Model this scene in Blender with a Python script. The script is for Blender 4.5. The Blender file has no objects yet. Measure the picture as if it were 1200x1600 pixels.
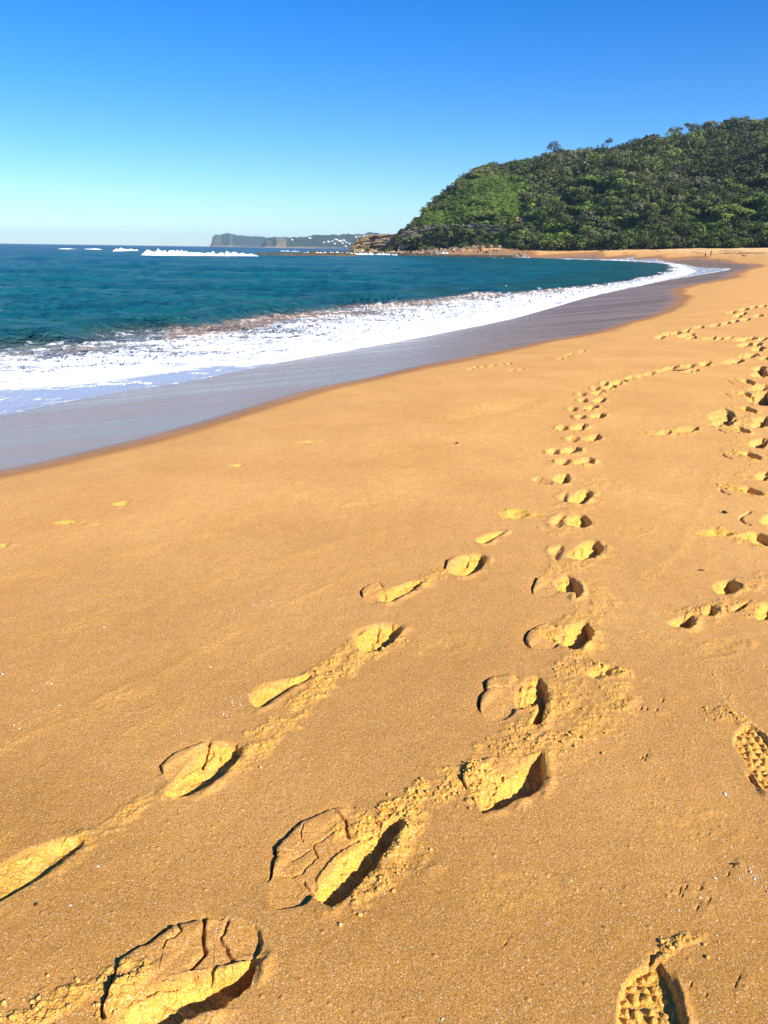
import bpy, math, random
import numpy as np
from mathutils import Matrix, Vector
random.seed(7); RNG = np.random.default_rng(7)
S = bpy.context.scene; COL = S.collection
# ------------------------------------------------------------------ camera
CAMZ = 2.4; F = 1200.0
PITCH = math.atan((800 - 388.5) / F); ROLL = math.radians(0.81)
fw = np.array([0, math.cos(PITCH), -math.sin(PITCH)])
up0 = np.array([0, math.sin(PITCH), math.cos(PITCH)]); r0 = np.array([1.0, 0, 0])
RT = math.cos(ROLL) * r0 + math.sin(ROLL) * up0
UP = math.cos(ROLL) * up0 - math.sin(ROLL) * r0
CAM = np.array([0, 0, CAMZ])
cd = bpy.data.cameras.new('camera'); co = bpy.data.objects.new('camera', cd); COL.objects.link(co)
cd.sensor_fit = 'VERTICAL'; cd.sensor_height = 24; cd.lens = 24 * F / 1600
cd.clip_start = 0.05; cd.clip_end = 60000
M = Matrix.Identity(4)
for i in range(3):
    M[i][0] = RT[i]; M[i][1] = UP[i]; M[i][2] = -fw[i]; M[i][3] = CAM[i]
co.matrix_world = M; S.camera = co
# ------------------------------------------------------------------ light
SUN_EL = math.radians(33); SUN_AZ = math.radians(132)      # azimuth clockwise from the view direction (+Y)
w = bpy.data.worlds.new('World'); S.world = w; w.use_nodes = True
nt = w.node_tree; nt.nodes.clear()
wo = nt.nodes.new('ShaderNodeOutputWorld'); bg = nt.nodes.new('ShaderNodeBackground')
sky = nt.nodes.new('ShaderNodeTexSky'); sky.sky_type = 'NISHITA'; sky.sun_disc = False
sky.sun_elevation = SUN_EL; sky.sun_rotation = SUN_AZ; sky.air_density = 1.0; sky.dust_density = 0.0; sky.ozone_density = 3.2; sky.altitude = 300
hsv = nt.nodes.new('ShaderNodeHueSaturation'); hsv.inputs['Saturation'].default_value = 1.45
hsv.inputs['Hue'].default_value = 0.500
tint = nt.nodes.new('ShaderNodeMix'); tint.data_type = 'RGBA'; tint.blend_type = 'MULTIPLY'; tint.inputs[0].default_value = 1; tint.inputs[7].default_value = (0.70, 0.885, 1.20, 1)
nt.links.new(sky.outputs[0], hsv.inputs['Color']); nt.links.new(hsv.outputs[0], tint.inputs[6]); 
wtc = nt.nodes.new('ShaderNodeTexCoord'); wmp = nt.nodes.new('ShaderNodeMapping'); wmp.inputs['Scale'].default_value = (3.0, 3.0, 26.0)
wn = nt.nodes.new('ShaderNodeTexNoise'); wn.inputs['Scale'].default_value = 1.6; wn.inputs['Detail'].default_value = 5; wsx = nt.nodes.new('ShaderNodeSeparateXYZ')
nt.links.new(wtc.outputs['Generated'], wmp.inputs[0]); nt.links.new(wmp.outputs[0], wn.inputs[0]); nt.links.new(wtc.outputs['Generated'], wsx.inputs[0])
wr1 = nt.nodes.new('ShaderNodeMapRange'); wr1.inputs[1].default_value = 0.06; wr1.inputs[2].default_value = 0.0; nt.links.new(wsx.outputs[2], wr1.inputs[0])
wr2 = nt.nodes.new('ShaderNodeMapRange'); wr2.inputs[1].default_value = 0.48; wr2.inputs[2].default_value = 0.72; nt.links.new(wn.outputs[0], wr2.inputs[0])
wm = nt.nodes.new('ShaderNodeMath'); wm.operation = 'MULTIPLY'; nt.links.new(wr1.outputs[0], wm.inputs[0]); nt.links.new(wr2.outputs[0], wm.inputs[1])
wm2 = nt.nodes.new('ShaderNodeMath'); wm2.operation = 'MULTIPLY'; wm2.inputs[1].default_value = 0.35; nt.links.new(wm.outputs[0], wm2.inputs[0])
cl = nt.nodes.new('ShaderNodeMix'); cl.data_type = 'RGBA'; cl.inputs[7].default_value = (7.0, 7.6, 8.2, 1); nt.links.new(wm2.outputs[0], cl.inputs[0]); nt.links.new(tint.outputs[2], cl.inputs[6])
nt.links.new(cl.outputs[2], bg.inputs[0])
bg.inputs[1].default_value = 0.080; nt.links.new(bg.outputs[0], wo.inputs[0])
sl = bpy.data.lights.new('sun', 'SUN'); sl.energy = 5.0; sl.angle = math.radians(0.5); sl.color = (1.0, 0.93, 0.80)
so = bpy.data.objects.new('sun', sl); COL.objects.link(so)
SUNV = Vector((math.sin(SUN_AZ) * math.cos(SUN_EL), math.cos(SUN_AZ) * math.cos(SUN_EL), math.sin(SUN_EL)))
so.rotation_euler = SUNV.to_track_quat('Z', 'Y').to_euler(); so.location = (40, -40, 40)
S.view_settings.view_transform = 'Standard'; S.view_settings.look = 'None'
S.view_settings.exposure = 0.84; S.view_settings.gamma = 1.0
S.render.engine = 'CYCLES'; S.cycles.use_denoising = True
S.cycles.max_bounces = 6; S.cycles.volume_bounces = 0

# ------------------------------------------------------------------ helpers
def ray(px, py):
    px = np.asarray(px, float); py = np.asarray(py, float)
    return (fw[None] + RT[None] * ((px - 600) / F)[:, None] + UP[None] * ((800 - py) / F)[:, None])
def unp(pts, z):
    p = np.asarray(pts, float).reshape(-1, 2); d = ray(p[:, 0], p[:, 1])
    t = (np.broadcast_to(z, (len(p),)) - CAMZ) / d[:, 2]
    return CAM[None] + d * t[:, None]
def at_r(px, py, R):                     # point on a ray at forward distance R (y = R)
    d = ray(np.atleast_1d(px), np.atleast_1d(py)); t = np.atleast_1d(R) / d[:, 1]
    return CAM[None] + d * t[:, None]
def proj(p):
    q = np.asarray(p) - CAM; zc = q @ fw
    return 600 + F * (q @ RT) / zc, 800 - F * (q @ UP) / zc
def horizon(px): return 388.5 + (np.asarray(px) - 600) * 0.01414
def lerp1(x, xs, ys): return np.interp(x, xs, ys)
def sst(a, b, x):
    t = np.clip((x - a) / (b - a), 0, 1); return t * t * (3 - 2 * t)
def _h(ix, iy, seed):
    h = (ix.astype(np.int64) * 374761393 + iy.astype(np.int64) * 668265263 + seed * 1442695041) & 0xFFFFFFFF
    h = ((h ^ (h >> 13)) * 1274126177) & 0xFFFFFFFF
    return ((h ^ (h >> 16)) & 0xFFFFFF) / float(0xFFFFFF)
def noise(x, y, seed=0):                 # gradient noise about -1..1
    ix = np.floor(x); iy = np.floor(y); fx = x - ix; fy = y - iy
    u = fx * fx * fx * (fx * (fx * 6 - 15) + 10); v = fy * fy * fy * (fy * (fy * 6 - 15) + 10)
    def g(dx, dy):
        a = _h(ix + dx, iy + dy, seed) * 6.2831853
        return np.cos(a) * (fx - dx) + np.sin(a) * (fy - dy)
    a = g(0, 0); b = g(1, 0); c = g(0, 1); d = g(1, 1)
    return ((a + (b - a) * u) + ((c + (d - c) * u) - (a + (b - a) * u)) * v) * 1.6
def fbm(x, y, o=4, seed=0, gain=0.5):
    r = 0; a = 1; s = 0
    for i in range(o):
        r = r + a * noise(x * 2 ** i + 17.3 * i, y * 2 ** i - 9.1 * i, seed + i); s += a; a *= gain
    return r / s
def worley(x, y, seed=0, jit=0.9):       # returns F1, F2, cell value
    ix = np.floor(x); iy = np.floor(y); f1 = np.full(x.shape, 9.0); f2 = f1.copy(); cv = np.zeros(x.shape)
    for dx in (-1, 0, 1):
        for dy in (-1, 0, 1):
            cx = ix + dx; cy = iy + dy
            px = cx + 0.5 + jit * (_h(cx, cy, seed) - .5); py = cy + 0.5 + jit * (_h(cx, cy, seed + 91) - .5)
            d = np.hypot(px - x, py - y); c = _h(cx, cy, seed + 7)
            m = d < f1
            f2 = np.where(m, f1, np.minimum(f2, d)); cv = np.where(m, c, cv); f1 = np.where(m, d, f1)
    return f1, f2, cv
def catmull(P, n=8):
    P = np.asarray(P, float); Q = np.vstack([2 * P[0] - P[1], P, 2 * P[-1] - P[-2]]); out = []
    for i in range(1, len(Q) - 2):
        p0, p1, p2, p3 = Q[i - 1], Q[i], Q[i + 1], Q[i + 2]
        for t in np.linspace(0, 1, n, endpoint=False):
            out.append(0.5 * (2 * p1 + (p2 - p0) * t + (2 * p0 - 5 * p1 + 4 * p2 - p3) * t * t + (3 * p1 - p0 - 3 * p2 + p3) * t ** 3))
    out.append(Q[-2]); return np.array(out)
def dist_pl(x, y, P):
    d2 = np.full(x.shape, 1e18)
    for a, b in zip(P[:-1], P[1:]):
        vx, vy = b[0] - a[0], b[1] - a[1]; L = vx * vx + vy * vy + 1e-12
        t = np.clip(((x - a[0]) * vx + (y - a[1]) * vy) / L, 0, 1)
        d2 = np.minimum(d2, (x - a[0] - t * vx) ** 2 + (y - a[1] - t * vy) ** 2)
    return np.sqrt(d2)
def inside(x, y, P):
    r = np.zeros(x.shape, bool); n = len(P)
    for i in range(n):
        x1, y1 = P[i][0], P[i][1]; x2, y2 = P[(i + 1) % n][0], P[(i + 1) % n][1]
        if y1 == y2: continue
        c = ((y1 > y) != (y2 > y)) & (x < (x2 - x1) * (y - y1) / (y2 - y1) + x1); r ^= c
    return r
def mesh_obj(name, V, Fc, mat=None, parent=None, smooth=False, attrs=None, link=True):
    V = np.ascontiguousarray(V, np.float32); Fc = np.ascontiguousarray(Fc, np.int32)
    me = bpy.data.meshes.new(name); me.vertices.add(len(V)); me.vertices.foreach_set('co', V.ravel())
    k = Fc.shape[1]; me.loops.add(Fc.size); me.loops.foreach_set('vertex_index', Fc.ravel())
    me.polygons.add(len(Fc)); me.polygons.foreach_set('loop_start', np.arange(0, Fc.size, k, dtype=np.int32))
    if smooth: me.polygons.foreach_set('use_smooth', np.ones(len(Fc), bool))
    me.update(calc_edges=True)
    for an, av in (attrs or {}).items():
        a = me.attributes.new(an, 'FLOAT', 'POINT'); a.data.foreach_set('value', np.ascontiguousarray(av, np.float32))
    if mat: me.materials.append(mat)
    o = bpy.data.objects.new(name, me)
    if link: COL.objects.link(o)
    if parent: o.parent = parent
    return o
def tag(o, label=None, cat=None, group=None, kind=None):
    if label: o['label'] = label
    if cat: o['category'] = cat
    if group: o['group'] = group
    if kind: o['kind'] = kind
    return o
def empty(name, loc=(0, 0, 0), rz=0):
    o = bpy.data.objects.new(name, None); COL.objects.link(o); o.location = loc; o.rotation_euler = (0, 0, rz)
    o.empty_display_size = 0.2; return o
def copy_tree(o, parent=None):
    c = o.copy(); COL.objects.link(c); c.parent = parent
    for ch in list(o.children): copy_tree(ch, c)
    return c
def grid_faces(nr, nc):
    i = np.arange(nr - 1)[:, None] * nc + np.arange(nc - 1)[None]; i = i.ravel()
    return np.stack([i, i + 1, i + nc + 1, i + nc], 1)
def smooth_on(o):
    o.data.polygons.foreach_set('use_smooth', np.ones(len(o.data.polygons), bool)); return o

# ------------------------------------------------------------------ materials
class NB:
    def __init__(s, name, rough=0.8, spec=0.3):
        s.m = bpy.data.materials.new(name); s.m.use_nodes = True; s.t = s.m.node_tree; s.t.nodes.clear()
        s.out = s.n('ShaderNodeOutputMaterial'); s.p = s.n('ShaderNodeBsdfPrincipled')
        s.p.inputs['Roughness'].default_value = rough; s.p.inputs['Specular IOR Level'].default_value = spec
        s.l(s.p.outputs[0], s.out.inputs[0]); s.tc = s.n('ShaderNodeTexCoord').outputs['Object']
    def n(s, t, **k):
        x = s.t.nodes.new(t)
        for a, b in k.items(): setattr(x, a, b)
        return x
    def l(s, a, b): s.t.links.new(a, b)
    def attr(s, name): return s.n('ShaderNodeAttribute', attribute_name=name).outputs['Fac']
    def noise(s, scale, detail=3, rough=0.5, vec=None, dist=0.0):
        x = s.n('ShaderNodeTexNoise'); x.inputs['Scale'].default_value = scale; x.inputs['Detail'].default_value = detail
        x.inputs['Roughness'].default_value = rough; x.inputs['Distortion'].default_value = dist
        s.l(vec or s.tc, x.inputs['Vector']); return x.outputs['Fac']
    def voro(s, scale, feature='F1', out='Distance', vec=None):
        x = s.n('ShaderNodeTexVoronoi', feature=feature); x.inputs['Scale'].default_value = scale
        s.l(vec or s.tc, x.inputs['Vector']); return x.outputs[out]
    def mapping(s, scale=(1, 1, 1), rot=(0, 0, 0)):
        x = s.n('ShaderNodeMapping'); x.inputs['Scale'].default_value = scale; x.inputs['Rotation'].default_value = rot
        s.l(s.tc, x.inputs['Vector']); return x.outputs[0]
    def ramp(s, fac, stops):
        x = s.n('ShaderNodeValToRGB'); e = x.color_ramp.elements
        while len(e) < len(stops): e.new(0.5)
        for el, (p, c) in zip(e, stops):
            el.position = p; el.color = (c, c, c, 1) if not hasattr(c, '__len__') else (*c, 1)
        s.l(fac, x.inputs[0]); return x.outputs[0]
    def mix(s, f, a, b, mode='MIX'):
        x = s.n('ShaderNodeMix', data_type='RGBA', blend_type=mode)
        for v, i in ((f, 0), (a, 6), (b, 7)):
            if hasattr(v, 'is_linked'): s.l(v, x.inputs[i])
            else: x.inputs[i].default_value = v if i == 0 else (*v, 1)
        return x.outputs[2]
    def math(s, op, a, b=0.0, clamp=False):
        x = s.n('ShaderNodeMath', operation=op, use_clamp=clamp)
        for v, i in ((a, 0), (b, 1)):
            if hasattr(v, 'is_linked'): s.l(v, x.inputs[i])
            else: x.inputs[i].default_value = v
        return x.outputs[0]
    def bump(s, h, strength, dist, nrm=None):
        x = s.n('ShaderNodeBump'); x.inputs['Strength'].default_value = strength; x.inputs['Distance'].default_value = dist
        s.l(h, x.inputs['Height'])
        if nrm: s.l(nrm, x.inputs['Normal'])
        return x.outputs[0]
    def col(s, c): s.l(c, s.p.inputs['Base Color']) if hasattr(c, 'is_linked') else s.p.inputs['Base Color'].__setattr__('default_value', (*c, 1))
    def rgh(s, c): s.l(c, s.p.inputs['Roughness'])
    def nrm(s, c): s.l(c, s.p.inputs['Normal'])

def mat_sand():
    b = NB('sand', 0.9, 0.12)
    wet = b.attr('wet'); loose = b.attr('loose'); near_dark = b.attr('near_dark')
    g1 = b.noise(520, 2, 0.6); g3 = b.noise(1.3, 4); g4 = b.noise(14, 4, 0.6)
    vo = b.n('ShaderNodeTexVoronoi'); vo.inputs['Scale'].default_value = 500; b.l(b.tc, vo.inputs['Vector'])
    sp = b.n('ShaderNodeSeparateColor'); b.l(vo.outputs['Color'], sp.inputs[0])
    firm = b.mix(b.ramp(g3, [(0.3, 0.0), (0.7, 1.0)]), (0.675, 0.338, 0.096), (0.78, 0.415, 0.130))
    firm = b.mix(b.ramp(g4, [(0.35, 0.0), (0.7, 0.30)]), firm, (0.54, 0.27, 0.075))
    firm = b.mix(near_dark, firm, (0.43, 0.212, 0.048))  # darker sand colour blended in close to the camera
    firm = b.mix(b.attr('pale'), firm, (0.86, 0.58, 0.27))
    lc = b.mix(b.ramp(g4, [(0.3, 0.0), (0.7, 1.0)]), (0.74, 0.385, 0.052), (0.86, 0.49, 0.095))
    c = b.mix(loose, firm, lc)
    val = b.ramp(sp.outputs[2], [(0.0, 0.68), (0.5, 1.0), (1.0, 1.25)])
    c = b.mix(1.0, c, val, 'MULTIPLY')
    c = b.mix(b.ramp(sp.outputs[0], [(0.05, 0.8), (0.13, 0.0)]), c, (0.13, 0.06, 0.03))
    c = b.mix(b.ramp(sp.outputs[1], [(0.95, 0.0), (0.99, 0.7)]), c, (0.95, 0.82, 0.62))
    wn = b.noise(0.7, 6, 0.62, vec=b.mapping((0.22, 2.2, 1), (0, 0, -0.80)))
    wc = b.mix(b.ramp(wn, [(0.35, 0.0), (0.65, 1.0)]), (0.25, 0.148, 0.084), (0.38, 0.240, 0.145))
    c = b.mix(b.ramp(wet, [(0.0, 0.0), (0.45, 0.45), (1.0, 1.0)]), b.mix(b.ramp(wet, [(0.0, 0.0), (0.25, 1.0)]), c, (0.42, 0.19, 0.060)), wc)
    b.col(c)
    r = b.math('ADD', b.ramp(wet, [(0.35, 0.9), (0.7, 0.55), (1.0, 0.25)]), b.math('MULTIPLY', b.math('SUBTRACT', wn, 0.5), 0.55), True); b.rgh(r)
    b.l(b.ramp(wet, [(0.4, 0.1), (1.0, 0.30)]), b.p.inputs['Specular IOR Level'])
    dry = b.math('SUBTRACT', 1.0, b.ramp(wet, [(0.1, 0.0), (0.8, 0.93)]))
    gh = b.math('MULTIPLY', b.math('ADD', sp.outputs[2], b.math('MULTIPLY', g1, 0.5)), dry)
    n1 = b.bump(gh, 0.8, 0.0016)
    n2 = b.bump(b.math('MULTIPLY', b.noise(90, 3, 0.7), dry), 0.5, 0.004, n1)
    wv = b.noise(2.2, 3, 0.5, vec=b.mapping((1, 1, 1), (0, 0, 0.9)))
    n3 = b.bump(b.math('MULTIPLY', wv, wet), 0.2, 0.02, n2)
    b.nrm(n3); return b.m
def mat_sea():
    b = NB('sea_water', 0.12, 0.22); b.p.inputs['IOR'].default_value = 1.333
    shore = b.attr('shore'); foam = b.attr('foam'); silt = b.attr('silt'); film = b.attr('film')
    c = b.ramp(shore, [(0.0, (0.012, 0.080, 0.058)), (0.10, (0.004, 0.130, 0.115)), (0.30, (0.002, 0.142, 0.170)), (0.52, (0.001, 0.092, 0.170)), (1.0, (0.000, 0.050, 0.140))])
    pt = b.noise(0.035, 4, 0.6, vec=b.mapping((1.0, 2.2, 1)))
    c = b.mix(b.ramp(pt, [(0.4, 0.0), (0.6, 0.42)]), c, (0.002, 0.050, 0.085))
    c = b.mix(b.attr('inner'), c, (0.30, 0.31, 0.27))
    c = b.mix(b.math('MULTIPLY', silt, 0.7), c, (0.50, 0.29, 0.15))
    c = b.mix(film, c, (0.40, 0.43, 0.50))
    fn = b.noise(7, 5, 0.65); fn2 = b.noise(30, 3, 0.6)
    ff = b.ramp(b.math('ADD', foam, b.math('MULTIPLY', b.math('SUBTRACT', fn, 0.5), 0.9)), [(0.22, 0.0), (0.50, 0.55), (0.74, 1.0)])
    fc = b.mix(b.ramp(fn2, [(0.3, 0.0), (0.7, 1.0)]), (0.74, 0.77, 0.80), (0.90, 0.91, 0.92))
    fc = b.mix(b.math('MULTIPLY', silt, 0.55), fc, (0.72, 0.50, 0.33))
    cc = b.mix(ff, c, fc)
    m1 = b.mapping((1, 1.9, 1), (0, 0, 0.25)); m2 = b.mapping((1, 1.6, 1), (0, 0, -0.35))
    calm = b.math('MULTIPLY', b.math('SUBTRACT', 1.0, b.math('MULTIPLY', film, 0.93)), b.math('SUBTRACT', 1.0, b.math('MULTIPLY', foam, 0.7)))
    def hh(sc_, de, ro, m_, di): return b.math('MULTIPLY', b.math('SUBTRACT', b.noise(sc_, de, ro, m_, di), 0.5), calm)
    n = b.bump(hh(0.22, 3, 0.5, m1, 0.4), 1.0, 2.2); n = b.bump(hh(1.0, 4, 0.65, m2, 0.6), 1.0, 0.62, n); n = b.bump(hh(5.0, 3, 0.6, m1, 0.3), 1.0, 0.10, n)
    n = b.bump(b.math('MULTIPLY', fn, ff), 0.5, 0.07, n); n = b.bump(b.math('MULTIPLY', fn2, ff), 0.4, 0.015, n)
    df = b.n('ShaderNodeBsdfDiffuse'); gl = b.n('ShaderNodeBsdfGlossy'); fr = b.n('ShaderNodeFresnel'); mx = b.n('ShaderNodeMixShader')
    fr.inputs['IOR'].default_value = 1.33; gl.inputs['Roughness'].default_value = 0.14; b.l(cc, df.inputs['Color'])
    for q in (df, gl, fr): b.l(n, q.inputs['Normal'])
    # a wavy sea never mirrors fully at a flat angle: the steep sides of the ripples cap it
    k_ = b.math('MULTIPLY', b.math('MINIMUM', b.math('MULTIPLY', fr.outputs[0], 0.75), 0.36), b.math('SUBTRACT', 1.0, ff))
    b.l(k_, mx.inputs[0]); b.l(df.outputs[0], mx.inputs[1]); b.l(gl.outputs[0], mx.inputs[2]); b.l(mx.outputs[0], b.out.inputs[0]); return b.m
def mat_foam():
    b = NB('white_water', 0.9, 0.2); n = b.noise(1.5, 5, 0.6)
    b.col(b.mix(b.ramp(n, [(0.3, 0.0), (0.6, 1.0)]), (0.46, 0.55, 0.60), (0.80, 0.84, 0.86)))
    b.nrm(b.bump(n, 0.7, 0.4)); return b.m
def mat_leaf(name, dark, mid, lite):
    b = NB(name, 0.75, 0.08); t = b.attr('tone'); oi = b.n('ShaderNodeObjectInfo').outputs['Random']
    f = b.math('ADD', t, b.math('MULTIPLY', b.math('SUBTRACT', oi, 0.5), 0.45))
    c = b.ramp(f, [(0.0, dark), (0.5, mid), (1.0, lite)]); b.col(c)
    tr = b.n('ShaderNodeBsdfTranslucent'); b.l(c, tr.inputs[0]); mx = b.n('ShaderNodeMixShader'); mx.inputs[0].default_value = 0.22
    b.l(b.p.outputs[0], mx.inputs[1]); b.l(tr.outputs[0], mx.inputs[2]); b.l(mx.outputs[0], b.out.inputs[0]); return b.m
def mat_soil():
    b = NB('hill_soil', 0.95, 0.1); s = b.attr('scar'); n = b.noise(0.12, 5, 0.6); n2 = b.noise(1.2, 4, 0.6)
    c = b.mix(b.ramp(n, [(0.35, 0.0), (0.65, 1.0)]), (0.022, 0.026, 0.012), (0.045, 0.055, 0.018))
    sc = b.mix(b.ramp(n2, [(0.35, 0.0), (0.6, 1.0)]), (0.30, 0.16, 0.075), (0.58, 0.34, 0.17))
    b.col(b.mix(s, c, sc)); b.nrm(b.bump(n2, 0.8, 0.5)); return b.m
def mat_rock(name, cols, sc=1.0, streak=True):
    b = NB(name, 0.9, 0.2); n = b.noise(0.35 * sc, 6, 0.65); n2 = b.noise(2.5 * sc, 5, 0.65)
    st = b.noise(1.0 * sc, 4, 0.6, vec=b.mapping((0.25, 0.25, 2.5)))
    c = b.mix(b.ramp(n, [(0.35, 0.0), (0.62, 1.0)]), cols[0], cols[1])
    if streak: c = b.mix(b.ramp(st, [(0.42, 0.0), (0.6, 0.8)]), c, cols[2])
    c = b.mix(b.ramp(n2, [(0.36, 0.75), (0.48, 0.0)]), c, cols[3])
    b.col(c); b.nrm(b.bump(n2, 0.9, 0.35 / sc)); return b.m
def mat_flat(name, c, rough=0.8, v=0.25, sc=6.0):
    b = NB(name, rough, 0.3); n = b.noise(sc, 4, 0.6)
    b.col(b.mix(b.ramp(n, [(0.3, 0.0), (0.7, 1.0)]), tuple(x * (1 - v) for x in c), tuple(min(1, x * (1 + v)) for x in c)))
    b.nrm(b.bump(n, 0.3, 0.02)); return b.m
M_SAND = mat_sand(); M_SEA = mat_sea(); M_FOAM = mat_foam(); M_SOIL = mat_soil()
M_DARK = mat_leaf('dark_foliage', (0.018, 0.028, 0.010), (0.060, 0.080, 0.025), (0.15, 0.17, 0.055))
M_GREY = mat_leaf('grey_green_foliage', (0.030, 0.036, 0.020), (0.090, 0.098, 0.050), (0.20, 0.19, 0.10))
M_LITE = mat_leaf('bright_foliage', (0.052, 0.090, 0.018), (0.150, 0.215, 0.042), (0.28, 0.34, 0.075))
M_OLIV = mat_leaf('olive_foliage', (0.028, 0.045, 0.013), (0.095, 0.130, 0.032), (0.19, 0.23, 0.070))
M_BARK = mat_flat('bark', (0.13, 0.10, 0.08))
M_CLIFF = mat_rock('sandstone_cliff', [(0.08, 0.068, 0.052), (0.26, 0.21, 0.15), (0.42, 0.34, 0.25), (0.02, 0.018, 0.016)], 1.0)
M_KHAKI = mat_rock('khaki_sandstone', [(0.27, 0.22, 0.12), (0.40, 0.32, 0.18), (0.42, 0.22, 0.12), (0.05, 0.04, 0.03)], 0.7)
M_BOULD = mat_rock('boulder_rock', [(0.17, 0.135, 0.09), (0.36, 0.27, 0.18), (0.30, 0.17, 0.11), (0.04, 0.03, 0.025)], 1.4)
M_SHELF = mat_rock('weedy_rock', [(0.075, 0.065, 0.035), (0.15, 0.125, 0.07), (0.10, 0.06, 0.04), (0.02, 0.018, 0.014)], 1.0)

# ------------------------------------------------------------------ shoreline curves (traced in the photo, laid on the ground)
FAR_TAIL = np.array([[6, 352], [60, 420], [400, 900], [9000, 4000]], float)
def shore(pts, z, near_dir=(-1.0, -0.62)):
    P = unp(pts, z)[:, :2]; P = catmull(P, 5)
    nd = np.array(near_dir); near = [P[0] + nd * 400, P[0] + nd * 40, P[0] + nd * 8]
    return np.vstack([near, P])
A_PX = [(-60, 752), (0, 742), (80, 726), (150, 709), (230, 690), (300, 671), (380, 647), (450, 625), (520, 606), (600, 590), (675, 572), (740, 559), (800, 547), (900, 527), (975, 511),
        (1035, 493), (1075, 480), (1085, 470), (1088, 462), (1082, 455), (1095, 447), (1140, 432), (1172, 421), (1180, 415), (1160, 410.5), (1100, 406.5), (1025, 404.6), (950, 402.3), (860, 400.4), (800, 399.2), (740, 398.2), (690, 397.2)]
W_PX = [(-60, 663), (0, 654), (75, 640), (125, 630), (175, 621), (225, 612), (300, 602), (383, 583), (467, 560), (567, 542), (633, 527), (715, 513), (805, 496), (880, 478), (950, 463), (1000, 453),
        (1050, 442), (1100, 434), (1143, 425.5), (1120, 421), (1095, 417.5), (1060, 411), (1030, 408.5), (970, 405.8), (900, 404.2), (820, 402.4), (760, 401.3), (690, 399.2)]
F1_PX = [(-60, 536), (0, 540), (25, 537), (112, 533), (160, 522), (212, 515), (300, 511), (343, 508), (367, 502), (433, 493), (500, 485), (553, 478), (633, 473), (700, 465), (750, 457), (800, 458), (860, 452),
         (915, 447), (975, 439.5), (1012, 433), (1040, 424), (1045, 415), (1025, 411), (975, 407.6), (900, 405.0), (820, 403.1), (760, 402.3), (690, 400.0)]
F2_PX = [(-60, 606), (0, 603), (100, 597), (200, 585), (300, 570), (400, 562), (500, 551), (570, 540), (640, 525), (700, 514), (800, 496), (880, 474), (950, 458), (1000, 448), (1045, 438), (1075, 430), (1080, 421), (1050, 412), (1000, 408.5), (960, 406.5), (900, 404.8), (820, 402.9), (760, 401.8), (690, 399.5)]
LA = shore(A_PX, 0.70); LW = shore(W_PX, 0.10); LF1 = shore(F1_PX, 0.12); LF2 = shore(F2_PX, 0.12)
def closed(P): return np.vstack([P, FAR_TAIL, [[9000, 9500], [-9500, 9500], [-9500, -9500]]])
def sdist(x, y, P):                      # > 0 landward, < 0 seaward
    Q = np.vstack([P, FAR_TAIL]); return dist_pl(x, y, Q) * np.where(inside(x, y, closed(P)), -1, 1)
def sand_base(x, y, sd=None):
    if sd is None: sd = sdist(x, y, LA)
    yy = np.clip(y, 0, 400)
    land = 0.70 + 0.20 * (1 - np.exp(-np.maximum(sd, 0) / 2.2)) + sst(60, 230, yy) * np.minimum(np.maximum(sd, 0) * 0.125, 2.0 + 0.02 * np.clip(sd, 0, 80)) + sst(8, 60, yy) * np.minimum(np.maximum(sd, 0), 40) * 0.012
    s = -np.minimum(sd, 0); sl = lerp1(yy, [0, 15, 60, 150, 400], [0.125, 0.11, 0.065, 0.06, 0.06])
    sea = 0.70 - np.minimum(s * sl, 0.66 + 0.02 * s) - np.minimum(0.015 * s, 3.0)
    k = sst(-0.5, 0.3, sd); return sea * (1 - k) + np.where(sd > -0.5, land, land) * k

# ------------------------------------------------------------------ beach sheet with the footprints pressed into it
def polar(rows_tan, az, z0):
    r = (CAMZ - z0) / rows_tan; R, Az = np.meshgrid(r, az, indexing='ij')
    return R, Az
az_d = np.radians(np.linspace(-36.5, 36.5, 1330))
az = np.concatenate([np.radians(np.linspace(-180, -37.5, 60)), az_d, np.radians(np.linspace(37.5, 180, 60))])
y1 = np.arange(1690, 760, -0.85); y2 = np.arange(760, 470, -0.9); y3 = np.arange(470, 394.5, -0.5)
tans = np.tan(PITCH + np.arctan((np.concatenate([y1, y2, y3]) - 800) / F))
rr = 1.5 / tans
rr = np.concatenate([[0.02, 0.3, 0.6, 0.8], rr[rr > 0.85]]); rr = rr[rr < 330]
rr = np.concatenate([rr, np.geomspace(335, 9000, 26)])
R, Az = np.meshgrid(rr, az, indexing='ij'); SH = R.shape
X = (R * np.sin(Az)).ravel(); Y = (R * np.cos(Az)).ravel(); RR = R.ravel()
sdA = sdist(X, Y, LA)
Z = sand_base(X, Y, sdA)
near = RR < 40
loose = np.zeros(X.shape); wet = np.zeros(X.shape)
edge_n = np.zeros(X.shape); m = RR < 400
edge_n[m] = fbm(X[m] * 0.35, Y[m] * 0.22, 4, 3) * 0.25 + fbm(X[m] * 0.03, Y[m] * 0.015, 2, 13) * np.clip(RR[m] / 60, 0, 1) * 1.5
wr = lerp1(RR, [5, 20, 60, 200, 400], [0.24, 0.36, 0.9, 1.6, 2])
wet = 1 - sst(-1.3, 1.0, (sdA + edge_n * 0.5 * np.clip(RR / 12, 0.4, 3)) / wr)
Z[m] += fbm(X[m] * 0.5, Y[m] * 0.5, 3, 21) * 0.012 * (1 - wet[m])
back = (sdA > 6) & (Y > 60) & (RR < 400)
Z[back] += fbm(X[back] * 0.12, Y[back] * 0.12, 4, 22)*0.22
def sub(cx, cy, rad): return np.nonzero((np.abs(X - cx) < rad) & (np.abs(Y - cy) < rad))[0]
Zb_near = 0.885
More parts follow.
